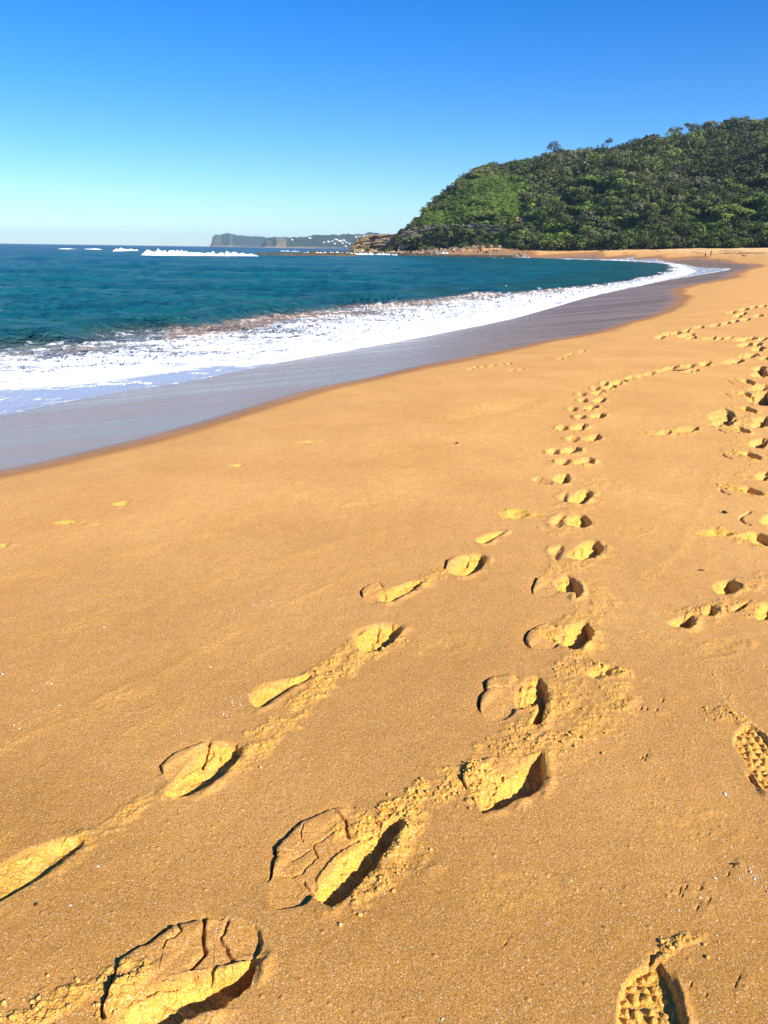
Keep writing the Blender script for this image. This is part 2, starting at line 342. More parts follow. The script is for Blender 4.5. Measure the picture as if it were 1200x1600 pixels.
def gp(pts, z=Zb_near):                  # ground points for near traces: refine height once
    P = unp(pts, z)
    for _ in range(3): P = unp(pts, sand_base(P[:, 0], P[:, 1]))
    return P
DSUN = np.array([0.80, -0.60])
def rough_add(idx, w_, amp=0.006, sc=70):
    x = X[idx]; y = Y[idx]
    f1, f2, cv = worley(x * sc, y * sc, 5)
    lump = np.clip(0.75 - f1, 0, 1) * (0.3 + cv) + 0.5 * noise(x * sc * 0.35, y * sc * 0.35, 8)
    Z[idx] += lump * amp * w_
def crumbs(pts, width, amp=0.007, col=0.75):     # a band of kicked-up crumbly sand along a traced line
    P = catmull(gp(pts)[:, :2], 5); c = P.mean(0); rad = np.abs(P - c).max() + width * 2.2
    idx = sub(c[0], c[1], rad)
    if not len(idx): return
    width *= 0.85; amp *= 0.85; d = dist_pl(X[idx], Y[idx], P); n_ = fbm(X[idx] * 12, Y[idx] * 12, 3, 31) * 1.5
    wgt = 1 - sst(0.35, 1.0, d / width + n_ * 0.7)
    wgt *= sst(-0.45, 0.35, fbm(X[idx] * 16, Y[idx] * 16, 3, 37) + 0.15)
    rough_add(idx, wgt, amp * 0.9, 78); rough_add(idx, wgt, amp * 0.7, 150); Z[idx] += wgt * 0.0025
    loose[idx] = np.maximum(loose[idx], wgt * col * 0.8)
def pit(pts, D=0.04, dirv=None, lo=1.0, wall=0.010, closed_px=True, wob=0.004, soft=0.0, ramp_end=0.8, comb=0.0, ridge=0.0):
    P = gp(pts)[:, :2]; P = catmull(np.vstack([P, P[:1]]), 4)[:-1]; c = P.mean(0); rad = np.abs(P - c).max() + 0.08
    idx = sub(c[0], c[1], rad)
    if not len(idx): return
    x = X[idx]; y = Y[idx]; ins = inside(x, y, P); d = dist_pl(x, y, np.vstack([P, P[:1]])) * np.where(ins, 1, -1)
    d = d + fbm(x * 40, y * 40, 3, 41) * wob + (fbm(x * 7, y * 7, 2, 42) * (wob - 0.012) * 2 if wob > 0.012 else 0); D = D * 1.25
    dv = DSUN if dirv is None else np.array(dirv, float); dv = dv / np.hypot(*dv)
    sp = P @ dv; s = np.clip(((x * dv[0] + y * dv[1]) - sp.min()) / (sp.max() - sp.min()), 0, 1)
    fl = sst(0.0, ramp_end, s)
    wl = wall * 1.5 + soft
    dep = D * (0.05 + 0.95 * fl) * sst(0, wl, d + 0.006 * (s < 0.5))
    if comb:
        per = -dv[1] * x + dv[0] * y
        dep *= 1 - comb * (0.5 + 0.5 * np.sin(per * 2 * math.pi / 0.022 + 2 * noise(x * 20, y * 20, 3))) * sst(0.45, 0.8, s)
    Z[idx] -= dep
    Z[idx] += 0.35 * D * np.exp(-((d + 0.014) / 0.016) ** 2) * np.clip(s - 0.2, 0, 1) * np.clip(fbm(x * 9, y * 9, 3, 50) * 1.6 + 0.25, 0, 1) * (d < 0.003)      # pushed-up rim
    ir = sst(0, 0.01, d) * (soft < 0.05); rough_add(idx, ir * 0.55, 0.004, 90); Z[idx] += sst(0, 0.03, d) * (fbm(x * 19, y * 19, 4, 44) * 0.38 * D)
    f1, f2, cv = worley(x * 24 + 0.5 * noise(x * 30, y * 30, 4), y * 24, 45); Z[idx] -= ir * 0.05 * D * (1 - sst(0, 0.12, f2 - f1)) * (cv > 0.4)
    loose[idx] = np.maximum(loose[idx], lo * sst(-0.006, 0.004 + 0.03 * (1 - sst(0.1, 0.6, s)), d) * np.clip(0.85 + 0.6 * fbm(x * 22, y * 22, 3, 46), 0.2, 1))
def plate(pts, T=0.014, crackw=0.0035, crackd=0.022, dark_side=None, lo=0.0, cut=0.45):   # crust plate tipped down at its far edge, with a crack round it
    P = gp(pts)[:, :2]; P = catmull(np.vstack([P, P[:1]]), 4)[:-1]; c = P.mean(0); rad = np.abs(P - c).max() + 0.06
    idx = sub(c[0], c[1], rad)
    if not len(idx): return
    x = X[idx]; y = Y[idx]; ins = inside(x, y, P); d = dist_pl(x, y, np.vstack([P, P[:1]])) * np.where(ins, 1, -1)
    d = d + noise(x * 60, y * 60, 43) * 0.0022
    dv = DSUN; sp = P @ dv; s = np.clip(((x * dv[0] + y * dv[1]) - sp.min()) / (sp.max() - sp.min()), 0, 1)
    cw = (1 - sst(cut * 0.7, cut, s))
    dd_ = np.maximum(d, 0); Z[idx] += 0.0125 * (dd_ / 0.02) * np.exp(1 - dd_ / 0.02) * cw * (0.85 + 0.5 * noise(x * 12, y * 12, 49)) - T * 0.8 * sst(0.35, 1.0, s) * sst(0, 0.01, d)
    Z[idx] -= 0.004 * np.exp(-np.maximum(-d, 0) / 0.02) * cw * (d <= 0)
    tw = crackw * (0.75 + 0.55 * noise(x * 9, y * 9, 48))
    Z[idx] -= crackd * 1.3 * (1 - sst(tw * 0.75, tw * 1.15, np.abs(d - tw * 0.6))) * cw
    f1, f2, cv = worley(x * 14, y * 14, 47)
    Z[idx] += sst(0, 0.01, d) * (cv - 0.5) * 0.004
    Z[idx] -= sst(0, 0.02, d) * 0.0015 * np.exp(-((f2 - f1) / 0.03) ** 2)
def crack(pts, wd=0.0026, dp=0.014):
    P = catmull(gp(pts)[:, :2], 4); c = P.mean(0); rad = np.abs(P - c).max() + 0.02; idx = sub(c[0], c[1], rad)
    if not len(idx): return
    x = X[idx] + noise(X[idx] * 55, Y[idx] * 55, 51) * 0.003; y = Y[idx] + noise(X[idx] * 55, Y[idx] * 55, 52) * 0.003
    d = dist_pl(x, y, P); Z[idx] -= dp * 0.75 * np.exp(-(d / wd) ** 2)
def ell(cx, cy, a, b, ang=0, n=14):
    t = np.linspace(0, 2 * math.pi, n, endpoint=False); ca, sa = math.cos(math.radians(ang)), math.sin(math.radians(ang))
    return [(cx + a * math.cos(u) * ca - b * math.sin(u) * sa, cy + a * math.cos(u) * sa + b * math.sin(u) * ca) for u in t]
# crumb bands first (they lie under the pits)
crumbs([(380, 1185), (450, 1120), (500, 1070), (560, 1030), (610, 1000)], 0.075)
crumbs([(480, 1058), (540, 1015), (570, 1000)], 0.05)
crumbs([(655, 912), (690, 895), (720, 885)], 0.07)
crumbs([(100, 1330), (170, 1290), (230, 1250), (290, 1215)], 0.05, 0.005, 0.45)
crumbs([(560, 1300), (620, 1270), (680, 1235), (740, 1205), (760, 1225)], 0.085, 0.010, 0.95)
crumbs([(560, 1410), (600, 1360), (640, 1300)], 0.05, 0.009, 0.5)
crumbs([(0, 1600), (60, 1585), (120, 1560), (180, 1530)], 0.055, 0.008, 0.7)
crumbs([(840, 1175), (900, 1150), (950, 1110), (960, 1050)], 0.11, 0.006, 0.5)
crumbs([(790, 1180), (850, 1120), (900, 1040), (920, 990)], 0.10, 0.007, 0.45)
crumbs([(880, 990), (930, 950), (925, 920)], 0.12, 0.005, 0.4)
crumbs([(870, 890), (900, 885), (930, 870)], 0.12, 0.005, 0.4)
crumbs([(870, 830), (900, 790), (940, 750)], 0.16, 0.004, 0.3)
crumbs([(1020, 1510), (1050, 1480), (1095, 1462)], 0.022, 0.009, 0.6)
crumbs([(1130, 1115), (1165, 1130), (1190, 1150)], 0.055, 0.008, 0.3)
crumbs([(1120, 830), (1160, 840), (1200, 850)], 0.12, 0.008, 0.5)
crumbs([(1100, 960), (1150, 945), (1200, 960)], 0.12, 0.008, 0.45)
crumbs([(1150, 920), (1200, 900)], 0.1, 0.006, 0.2)
# trail on the right, nearest print first
plate([(154, 1584), (165, 1558), (177, 1524), (190, 1500), (212, 1482), (237, 1469), (265, 1449), (290, 1441), (315, 1437), (350, 1434), (377, 1431), (408, 1452), (404, 1494), (340, 1510), (260, 1530), (180, 1600)], 0.020, 0.0055, 0.035, cut=0.42)
crack([(319, 1434), (318, 1450), (316, 1470), (320, 1485), (308, 1499), (297, 1510)], 0.0042, 0.03)
crack([(355, 1437), (350, 1455), (345, 1467), (353, 1476), (362, 1495)], 0.003, 0.02)
crack([(280, 1448), (282, 1460), (262, 1474), (255, 1482)]); crack([(255, 1530), (290, 1522), (320, 1516), (337, 1508)], 0.003, 0.008); crack([(228, 1552), (250, 1540), (275, 1535)])
pit([(170, 1600), (200, 1560), (227, 1548), (260, 1530), (300, 1520), (340, 1511), (375, 1505), (405, 1494), (400, 1520), (390, 1541), (352, 1573), (302, 1591), (262, 1612), (200, 1640)], 0.052, wall=0.012, wob=0.010)
crumbs([(160, 1585), (185, 1560), (215, 1535), (230, 1510)], 0.03, 0.010, 0.6)
plate([(552, 1259), (520, 1263), (498, 1271), (464, 1290), (448, 1306), (430, 1326), (429, 1340), (419, 1376), (420, 1408), (432, 1421), (484, 1409), (505, 1360), (545, 1322), (600, 1290)], 0.018, 0.0045, 0.030, cut=0.40)
crack([(522, 1268), (538, 1278), (541, 1292), (544, 1306)], 0.0034, 0.022); crack([(476, 1290), (470, 1304), (472, 1316)], 0.0026, .01); crack([(524, 1298), (505, 1310), (490, 1322), (496, 1338)], 0.0026, .01)
crack([(432, 1340), (450, 1343), (466, 1340), (484, 1328)]); crack([(436, 1368), (466, 1364), (484, 1348), (494, 1336)]); crack([(474, 1372), (486, 1388)]); crack([(530, 1352), (560, 1346), (580, 1340)], 0.004, 0.02)
pit([(489, 1394), (490, 1380), (512, 1352), (540, 1320), (580, 1297), (622, 1280), (632, 1288), (610, 1325), (598, 1342), (572, 1374), (540, 1406), (516, 1417), (500, 1411)], 0.050, wall=0.010, wob=0.008)
plate([(767, 1182), (742, 1192), (725, 1203), (723, 1225), (755, 1255), (790, 1215), (815, 1190)], 0.014, 0.0038, 0.022)
crumbs([(735, 1200), (745, 1225), (745, 1250)], 0.04, 0.010, 0.9)
pit([(847, 1180), (853, 1197), (852, 1220), (837, 1240), (808, 1252), (783, 1264), (767, 1267), (752, 1268), (753, 1243), (762, 1220), (793, 1206), (820, 1188)], 0.052, wall=0.009, wob=0.006)
crack([(773, 1241), (780, 1250), (787, 1258)], 0.004, 0.02)
plate([(793, 1054), (767, 1059), (757, 1070), (758, 1080), (750, 1091), (747, 1107), (755, 1119), (768, 1129), (800, 1120), (815, 1090), (812, 1062)], 0.014, 0.0042, 0.028, cut=0.5)
crack([(758, 1080), (785, 1074), (800, 1074)])
pit([(804, 1090), (808, 1076), (823, 1062), (840, 1058), (848, 1068), (857, 1087), (853, 1105), (848, 1128), (842, 1134), (828, 1133), (834, 1118), (840, 1105), (822, 1106), (810, 1108)], 0.060, wall=0.008, wob=0.004)
plate([(851, 976), (831, 984), (819, 997), (830, 1014), (870, 1012), (885, 985)], 0.014, 0.0048, 0.028, cut=0.5)
crumbs([(850, 990), (870, 1005)], 0.05, 0.009, 0.8)
pit([(868, 998), (884, 981), (900, 976), (916, 974), (928, 990), (920, 1006), (901, 1019), (885, 1012)], 0.062, wall=0.01, comb=0.35)
plate([(840, 903), (831, 919), (837, 933), (868, 932), (880, 908)], 0.008, 0.004, 0.02)
pit([(865, 911), (879, 899), (892, 903), (903, 915), (908, 928), (898, 938), (898, 927), (880, 926)], 0.062, wall=0.01)
pit([(856, 862), (874, 853), (884, 857), (880, 868), (870, 876)], 0.03, dirv=(-1, 0.3), lo=0.15, wall=0.02)
pit([(884, 870), (897, 858), (912, 848), (932, 848), (944, 858), (934, 871), (919, 874), (905, 876)], 0.066, wall=0.012, comb=0.4)
pit([(858, 818), (872, 808), (884, 809), (886, 820), (872, 827)], 0.022, dirv=(-1, 0.4), lo=0.2, wall=0.02)
pit([(880, 815), (895, 805), (912, 807), (925, 818), (915, 826), (892, 824)], 0.055, wall=0.014, comb=0.3)
pit([(872, 778), (884, 770), (890, 777), (884, 786)], 0.030, dirv=(-1, 0.2), lo=0.1, wall=0.02)
pit([(886, 780), (905, 767), (926, 770), (921, 782), (910, 788), (895, 788)], 0.058, wall=0.014, comb=0.4)
pit([(830, 749), (845, 745), (862, 752), (860, 758), (845, 757)], 0.02, dirv=(-1, -0.4), lo=0.1)
pit([(862, 748), (876, 740), (888, 742), (891, 753), (882, 757), (870, 754)], 0.055, wall=0.014)
TR = [(882, 722, 918, 721), (866, 706, 896, 704), (896, 686, 930, 684), (880, 669, 909, 668), (908, 652, 938, 650), (896, 639, 926, 637), (912, 625, 940, 625), (910, 615, 937, 613), (932, 606, 955, 604), (946, 599, 965, 598)]
for (ax, ay, bx, by) in TR:
    k = lerp1(ay, [595, 730], [0.55, 1.0])
    pit(ell(ax, ay, 13 * k, 5.0 * k), 0.055, dirv=(-1, 0.3), lo=0.05, wall=0.02, wob=0.022)
    pit(ell(bx - 5 * k, by, 17 * k, 6.0 * k, -6), 0.085, lo=0.45, wall=0.015, wob=0.024, comb=0.3)
    crumbs([(ax - 4, ay + 1), (bx, by + 3)], 0.17, 0.006, 0.4)
for (x, y) in [(985, 590), (1000, 588), (1015, 584), (1035, 579), (1048, 575), (968, 596), (1075, 572), (1100, 568)]:
    pit(ell(x, y, 12, 2.6, -4), 0.05, wall=0.05, lo=0.35, wob=0.03); crumbs([(x - 10, y), (x + 12, y - 1)], 0.25, 0.006, 0.3)
# trail on the left
pit([(-60, 1370), (0, 1347), (40, 1327), (80, 1314), (120, 1307), (132, 1318), (104, 1343), (70, 1368), (38, 1387), (0, 1409), (-50, 1440)], 0.026, wall=0.009, ramp_end=1.0, lo=0.9, wob=0.003)
plate([(250, 1199), (262, 1184), (280, 1173), (302, 1164), (325, 1157), (335, 1175), (290, 1205), (265, 1225)], 0.014, 0.0035, 0.018)
crack([(326, 1157), (322, 1175), (316, 1190)], 0.0045, 0.025); crack([(342, 1170), (345, 1180)]); crack([(365, 1178), (352, 1195)])
pit([(325, 1158), (352, 1158), (380, 1166), (374, 1185), (357, 1205), (325, 1229), (285, 1245), (258, 1240), (288, 1200), (305, 1178)], 0.036, wall=0.009, wob=0.006)
pit([(389, 1088), (398, 1074), (410, 1067), (455, 1060), (483, 1055), (486, 1061), (462, 1071), (441, 1085), (410, 1105), (394, 1101)], 0.028, wall=0.009, ramp_end=1.0)
pit([(557, 1006), (550, 990), (570, 980), (592, 975), (620, 977), (630, 984), (612, 1006), (587, 1019), (564, 1019)], 0.042, wall=0.01, wob=0.008)
plate([(592, 908), (570, 917), (563, 928), (581, 943), (605, 930)], 0.010, 0.0045, 0.02); crack([(592, 977), (588, 992)], 0.005, 0.02)
pit([(593, 938), (592, 925), (620, 916), (648, 908), (661, 911), (648, 922), (620, 937), (604, 942)], 0.030, wall=0.012, ramp_end=1.0)
plate([(693, 890), (700, 876), (721, 868), (735, 872), (715, 895)], 0.012, 0.005, 0.025)
pit([(700, 893), (718, 876), (737, 865), (760, 870), (755, 886), (739, 897), (718, 902)], 0.040, wall=0.012); crack([(735, 868), (728, 882)], 0.006, 0.02)
pit([(740, 843), (758, 836), (790, 831), (774, 842), (762, 850), (750, 850)], 0.030, wall=0.02)
pit(ell(804, 804, 27, 9), 0.030, wall=0.05, soft=0.03); pit(ell(838, 806, 12, 4), 0.012, wall=0.05)
for (x, y, a_, b_) in [(188, 787, 17, 3.5), (102, 817, 22, 3.2), (6, 852, 10, 4), (370, 727, 14, 2.4), (480, 690, 18, 2), (150, 820, 9, 1.6)]:
    pit(ell(x, y, a_, b_, -5), 0.020, wall=0.03, lo=0.8)
# soft mounds and pits right of the trail
pit(ell(938, 1050, 26, 12, 0), 0.030, wall=0.03, soft=0.02, lo=0.8); crumbs([(945, 1045), (975, 1052)], 0.045, 0.012, 0.35)
for (x, y, a_, b_) in [(895, 1108, 26, 14), (955, 1098, 28, 14), (640, 1340, 38, 26)]:
    pit(ell(x, y, a_, b_, -10), 0.012, wall=0.06, soft=0.03, lo=0.28)
pit([(1110, 915), (1122, 908), (1140, 907), (1157, 918), (1150, 925), (1125, 928)], 0.050, wall=0.014)
pit([(1096, 955), (1108, 946), (1122, 952), (1118, 962), (1104, 962)], 0.040, wall=0.014)
pit([(1040, 972), (1062, 964), (1083, 962), (1083, 975), (1075, 981), (1052, 977)], 0.055, wall=0.012, ramp_end=0.95)
pit([(1140, 950), (1155, 944), (1171, 940), (1165, 950), (1150, 956)], 0.035, wall=0.014)
pit([(1176, 952), (1190, 942), (1215, 946), (1212, 966), (1185, 968)], 0.035, wall=0.02)
pit([(1075, 833), (1110, 826), (1136, 829), (1149, 832), (1140, 838), (1100, 838)], 0.032, wall=0.03, soft=0.01)
pit([(1150, 836), (1180, 830), (1215, 845), (1205, 856), (1175, 848)], 0.05, wall=0.02, comb=0.4)
pit([(1186, 812), (1200, 805), (1220, 808), (1215, 820), (1195, 820)], 0.05); crack([(1172, 800), (1158, 808), (1162, 816), (1172, 820)], 0.006, 0.03)
def scuff(x, y, k=1.0):                 # shoe print on the right-hand trail: crumbly left half, dark slot on the right
    crumbs([(x - 22 * k, y - 5 * k), (x + 8 * k, y + 3 * k)], 0.13, 0.014, 0.95)
    pit([(x - 14 * k, y - 4 * k), (x + 2 * k, y - 7 * k), (x + 14 * k, y - 3 * k), (x + 27 * k, y + 3 * k), (x + 24 * k, y + 8 * k), (x + 8 * k, y + 5 * k)], 0.06, wall=0.016, comb=0.45)
    crack([(x - 40 * k, y - 2 * k), (x - 34 * k, y + 2 * k), (x - 26 * k, y + 5 * k)], 0.008, 0.03)
for a_ in [(1165, 767, 1.0), (1165, 712, 0.9), (1152, 672, 0.75), (1162, 640, 0.75), (1160, 616, 0.7), (1162, 596, 0.65)]: scuff(*a_)
for (x, y, a_, b_, D) in [(1187, 693, 20, 6, .07), (1195, 744, 16, 6, .06), (1192, 657, 16, 5, .06), (1185, 665, 14, 3, .05), (1188, 606, 18, 4, .06), (1190, 622, 20, 10, .10), (1187, 577, 10, 4, .08), (1190, 585, 16, 4, .06), (1128, 650, 22, 8, .03), (1132, 660, 20, 5, .04),
                          (1070, 672, 22, 4, .02), (1036, 677, 14, 3, .02), (1145, 565, 18, 3, .05), (1103, 569, 8, 2.6, .07), (1078, 573, 7, 2, .06), (1078, 580, 14, 1.6, .05), (1170, 556, 16, 3, .06), (1185, 545, 10, 3, .07), (1165, 539, 12, 2.6, .08), (1182, 538, 10, 2, .06), (1160, 531, 14, 2.2, .06), (1172, 529, 12, 2, .06),
                          (1032, 527, 8, 2, .08), (1042, 522, 7, 2, .08), (1055, 520, 10, 2, .05), (1068, 525, 9, 1.8, .06), (1080, 528, 9, 1.6, .07), (1078, 523, 8, 1.6, .06), (1108, 528, 12, 1.6, .06), (1120, 530, 10, 1.4, .06), (1140, 528, 7, 1.4, .06), (1074, 516, 6, 1.8, .09), (1092, 511, 8, 1.4, .06), (1118, 508, 8, 1.4, .08), (1135, 505, 7, 1.4, .06), (1148, 502, 7, 1.4, .08), (1165, 499, 8, 1.4, .05),
                          (1143, 488, 8, 1.6, .10), (1163, 483, 7, 1.5, .10), (1160, 490, 8, 1.6, .10), (1152, 494, 7, 1.4, .08), (1178, 480, 6, 1.4, .08), (1192, 478, 6, 1.2, .08), (1185, 493, 8, 1.4, .07), (1190, 530, 9, 2, .07), (1195, 560, 9, 2, .07)]:
    pit(ell(x, y, a_, b_ * 1.15, -4), D * 1.7, wall=0.02, lo=0.3, wob=0.028)
    if y > 500: crumbs([(x - a_, y), (x + a_ * 0.5, y + b_ * .5)], 0.22, 0.006, 0.5)
for (x, y) in [(650, 550), (660, 548), (640, 552), (690, 545), (900, 548), (560, 560)]: pass
# faint older marks beside the wet edge
for (x, y) in [(735, 577), (742, 574), (755, 573), (770, 571), (785, 569), (795, 568), (875, 561), (885, 557), (893, 553), (910, 549), (815, 577), (800, 579)]:
    pit(ell(x, y, 6, 1.3, -5), 0.03, wall=0.03, lo=0.8)
# two boot prints with lug dimples
def boot(pts, D=0.016, sc=0.027):
    P = gp(pts)[:, :2]; P = catmull(np.vstack([P, P[:1]]), 4)[:-1]; c = P.mean(0); rad = np.abs(P - c).max() + 0.05; idx = sub(c[0], c[1], rad)
    x = X[idx]; y = Y[idx]; d = dist_pl(x, y, np.vstack([P, P[:1]])) * np.where(inside(x, y, P), 1, -1)
    d = d + noise(x * 50, y * 50, 61) * 0.003; ins = sst(0, 0.007, d)
    f1, f2, cv = worley(x / sc + 0.28 * noise(x * 30, y * 30, 64), y / sc + 0.28 * noise(x * 30, y * 30, 65), 63, 0.45)
    Z[idx] += -D * ins + ins * 0.010 * sst(0.52, 0.12, f1) * sst(0.0, 0.014, d - 0.008) * (0.55 + 0.7 * cv)
    sp = P @ DSUN; s = (x * DSUN[0] + y * DSUN[1] - sp.min()) / (sp.max() - sp.min())
    Z[idx] += np.exp(-((d + 0.010) / 0.010) ** 2) * 0.012 * sst(0.55, 0.8, s) * (d < 0.004)
    rough_add(idx, ins, 0.0035, 120); loose[idx] = np.maximum(loose[idx], ins * 0.6)
boot([(1012, 1506), (1030, 1505), (1044, 1522), (1056, 1550), (1064, 1580), (1064, 1620), (1010, 1660), (968, 1630), (963, 1580), (968, 1548), (984, 1523)], 0.019)
boot([(1150, 1142), (1165, 1133), (1188, 1142), (1210, 1165), (1230, 1200), (1225, 1235), (1200, 1240), (1178, 1210), (1156, 1178), (1145, 1160)], 0.016)
crack([(1172, 1209), (1178, 1220), (1188, 1231)], 0.006, 0.03); crack([(1012, 1508), (1020, 1496), (1030, 1488)], 0.006, 0.02)
for (x, y) in [(1001, 1107), (1010, 1108), (1026, 1109), (1003, 1184), (1010, 1180), (1007, 1188), (1063, 1390), (1072, 1388), (1062, 1396), (1066, 1400), (1095, 1389), (1109, 1407), (1090, 1420), (1080, 1540), (1104, 1556), (1150, 1540), (1155, 1530), (1146, 1353), (1138, 1367), (790, 1475), (1035, 1095)]:
    pit(ell(x, y, 2.8, 2.4), 0.008, wall=0.004, lo=0.2, wob=0.002)
def tide(pts, wd=0.02, h=0.0028, lo=0.25):
    P = catmull(gp(pts)[:, :2], 8); c = P.mean(0); idx = sub(c[0], c[1], np.abs(P - c).max() + 0.3); x = X[idx]; y = Y[idx]
    d = dist_pl(x, y, P) + 0.05 * fbm(x * 1.5, y * 1.5, 3, 66) + 0.012 * noise(x * 14, y * 14, 67); k = np.exp(-(d / wd) ** 2) * np.clip(0.5 + 0.9 * fbm(x * 4, y * 4, 3, 68), 0, 1)
    Z[idx] += h * k * (1 + 0.8 * noise(x * 80, y * 80, 69)); loose[idx] = np.maximum(loose[idx], lo * k)
tide([(-20, 1180), (120, 1110), (250, 1050), (360, 990), (460, 938), (600, 880)]); tide([(-20, 1330), (100, 1220), (200, 1150), (330, 1075), (430, 1010), (540, 960)], 0.03, 0.002, 0.2)
tide([(0, 1010), (200, 950), (420, 880), (600, 830)], 0.03, 0.002, 0.2); tide([(1000, 990), (1080, 1010), (1120, 1060), (1150, 1120), (1200, 1150)], 0.02, 0.003, 0.2); tide([(700, 760), (860, 700), (980, 640), (1100, 600)], 0.05, 0.003, 0.15)
tide([(1010, 900), (1060, 860), (1100, 780), (1120, 740)], 0.03, 0.003, 0.15); tide([(0, 900), (250, 850), (500, 760), (800, 650), (1000, 560)], 0.06, 0.003, 0.15)
for (x, y, a_, b_, D) in [(1028, 678, 26, 5, .012), (770, 640, 90, 14, .010), (1000, 700, 20, 4, .008), (985, 830, 34, 7, .010), (1140, 655, 34, 8, .02), (1060, 740, 22, 6, .008), (330, 840, 40, 8, .006), (560, 790, 50, 8, .006), (980, 770, 26, 6, .008), (690, 1010, 60, 18, .006), (1120, 1010, 50, 14, .012), (1080, 1290, 70, 34, .006), (200, 1090, 60, 18, .006), (800, 1400, 80, 40, .006), (620, 740, 40, 6, .006)]:
    pit(ell(x, y, a_, b_, -8), D, wall=0.10, soft=0.10, lo=0.12)
# small raised pellets and general grain of the surface
m = (RR < 9) & (wet < 0.3); idx = np.nonzero(m)[0]
f1, f2, cv = worley(X[idx] * 22, Y[idx] * 22, 71, 1.0)
Z[idx] += np.clip(0.16 - f1, 0, 1) * 0.02 * (cv > 0.82)
Z[idx] += fbm(X[idx] * 130, Y[idx] * 130, 2, 72, 0.8) * 0.0006 + fbm(X[idx] * 9, Y[idx] * 9, 3, 74) * 0.0022
m = (RR >= 9) & (RR < 40) & (wet < 0.3); idx = np.nonzero(m)[0]; Z[idx] += fbm(X[idx] * 9, Y[idx] * 9, 3, 74) * 0.0025
# coarse shelly streaks of last tide
GRITS = [[(-10, 1185), (15, 1160), (35, 1130), (62, 1085), (80, 1058), (95, 1040)], [(1000, 985), (1035, 1000), (1085, 1012), (1110, 1030), (1120, 1060), (1128, 1085), (1148, 1108), (1160, 1120)], [(1108, 770), (1120, 790), (1130, 805), (1150, 825)], [(1140, 840), (1145, 880), (1160, 900), (1200, 930)], [(1100, 925), (1080, 945), (1090, 990)], [(1160, 1350), (1185, 1380), (1200, 1360)], [(330, 960), (390, 945), (455, 940)], [(350, 1115), (370, 1100), (385, 1085)], [(840, 985), (700, 985), (560, 1120)]]
near_dark = (1 - sst(1.3, 5.5, RR)) * np.clip(0.75 + 0.5 * fbm(X * 0.9, Y * 0.9, 3, 75) * (RR < 30), 0, 1)  # mask that darkens the sand colour around the camera, fading with distance
pale = sst(5, 22, sdA) * sst(50, 150, Y) * np.clip(0.8 + 0.6 * fbm(X * 0.08, Y * 0.05, 3, 76), 0, 1)
beach = mesh_obj('beach', np.stack([X, Y, Z], 1), grid_faces(*SH)[:, ::-1], M_SAND, smooth=True, attrs={'wet': wet, 'loose': np.clip(loose, 0, 1), 'near_dark': near_dark, 'pale': pale})
tag(beach, 'golden sand beach crossed by footprints, wet and dark along the water', 'beach', kind='structure')
def ground_z(x, y):
    return sand_base(np.atleast_1d(float(x)), np.atleast_1d(float(y)))[0]
print('beach verts', len(X))

# ------------------------------------------------------------------ sea
az = np.concatenate([np.radians(np.linspace(-180, -37.5, 90)), np.radians(np.linspace(-36.5, 30, 1150)), np.radians(np.linspace(31, 180, 60))])
yy_ = np.concatenate([np.arange(860, 560, -1.6), np.arange(560, 440, -0.8), np.arange(440, 405, -0.45), np.arange(405, 389.6, -0.3)])
tn = np.tan(PITCH + np.arctan((yy_ - 800) / F)); rr = CAMZ / tn; rr = rr[rr > 0]
rr = np.concatenate([rr, np.geomspace(rr[-1] * 1.06, 8000, 18)])
R, Az = np.meshgrid(rr, az, indexing='ij'); SH = R.shape
X2 = (R * np.sin(Az)).ravel(); Y2 = (R * np.cos(Az)).ravel(); R2 = R.ravel()
sW = -sdist(X2, Y2, LW); sF1 = -sdist(X2, Y2, LF1); sF2 = -sdist(X2, Y2, LF2); sA2 = sdist(X2, Y2, LA)
zs = sand_base(X2, Y2, sA2)
kk = sst(1.5, 9, sF1); far = 1 - sst(250, 1200, R2)
sw = np.zeros(X2.shape)
m = R2 < 1500
def swell(x, y, ang, L, seed):
    ca, sa = math.cos(ang), math.sin(ang); u = x * ca + y * sa; v = -x * sa + y * ca
    u = u + 0.35 * L * fbm(u / (L * 2.2), v / (L * 3.5), 2, seed); amp = 0.6 + 0.6 * noise(u / (L * 1.6), v / (L * 2.4), seed + 5)
    c = np.cos(2 * math.pi * u / L); return (c + 0.25 * np.cos(4 * math.pi * u / L)) * amp
x = X2[m]; y = Y2[m]
sw[m] = swell(x, y, 1.35, 17, 81) * 0.24 + swell(x, y, 1.75, 9, 83) * 0.13 * (R2[m] < 200) + swell(x, y, 1.1, 4.2, 85) * 0.045 * (R2[m] < 90) + swell(x, y, 1.9, 2.1, 87) * 0.028 * (R2[m] < 45) + fbm(x * 1.2, y * 1.2, 3, 89) * 0.05 * (R2[m] < 40) + fbm(x * 0.45, y * 0.8, 4, 88) * 0.20 * (R2[m] < 130)
sw[m] += fbm(x * 0.02, y * 0.03, 2, 90) * 0.25 * sst(60, 200, R2[m])
Z2 = sw * kk * far * np.where(R2 > 600, 0.6, 1)
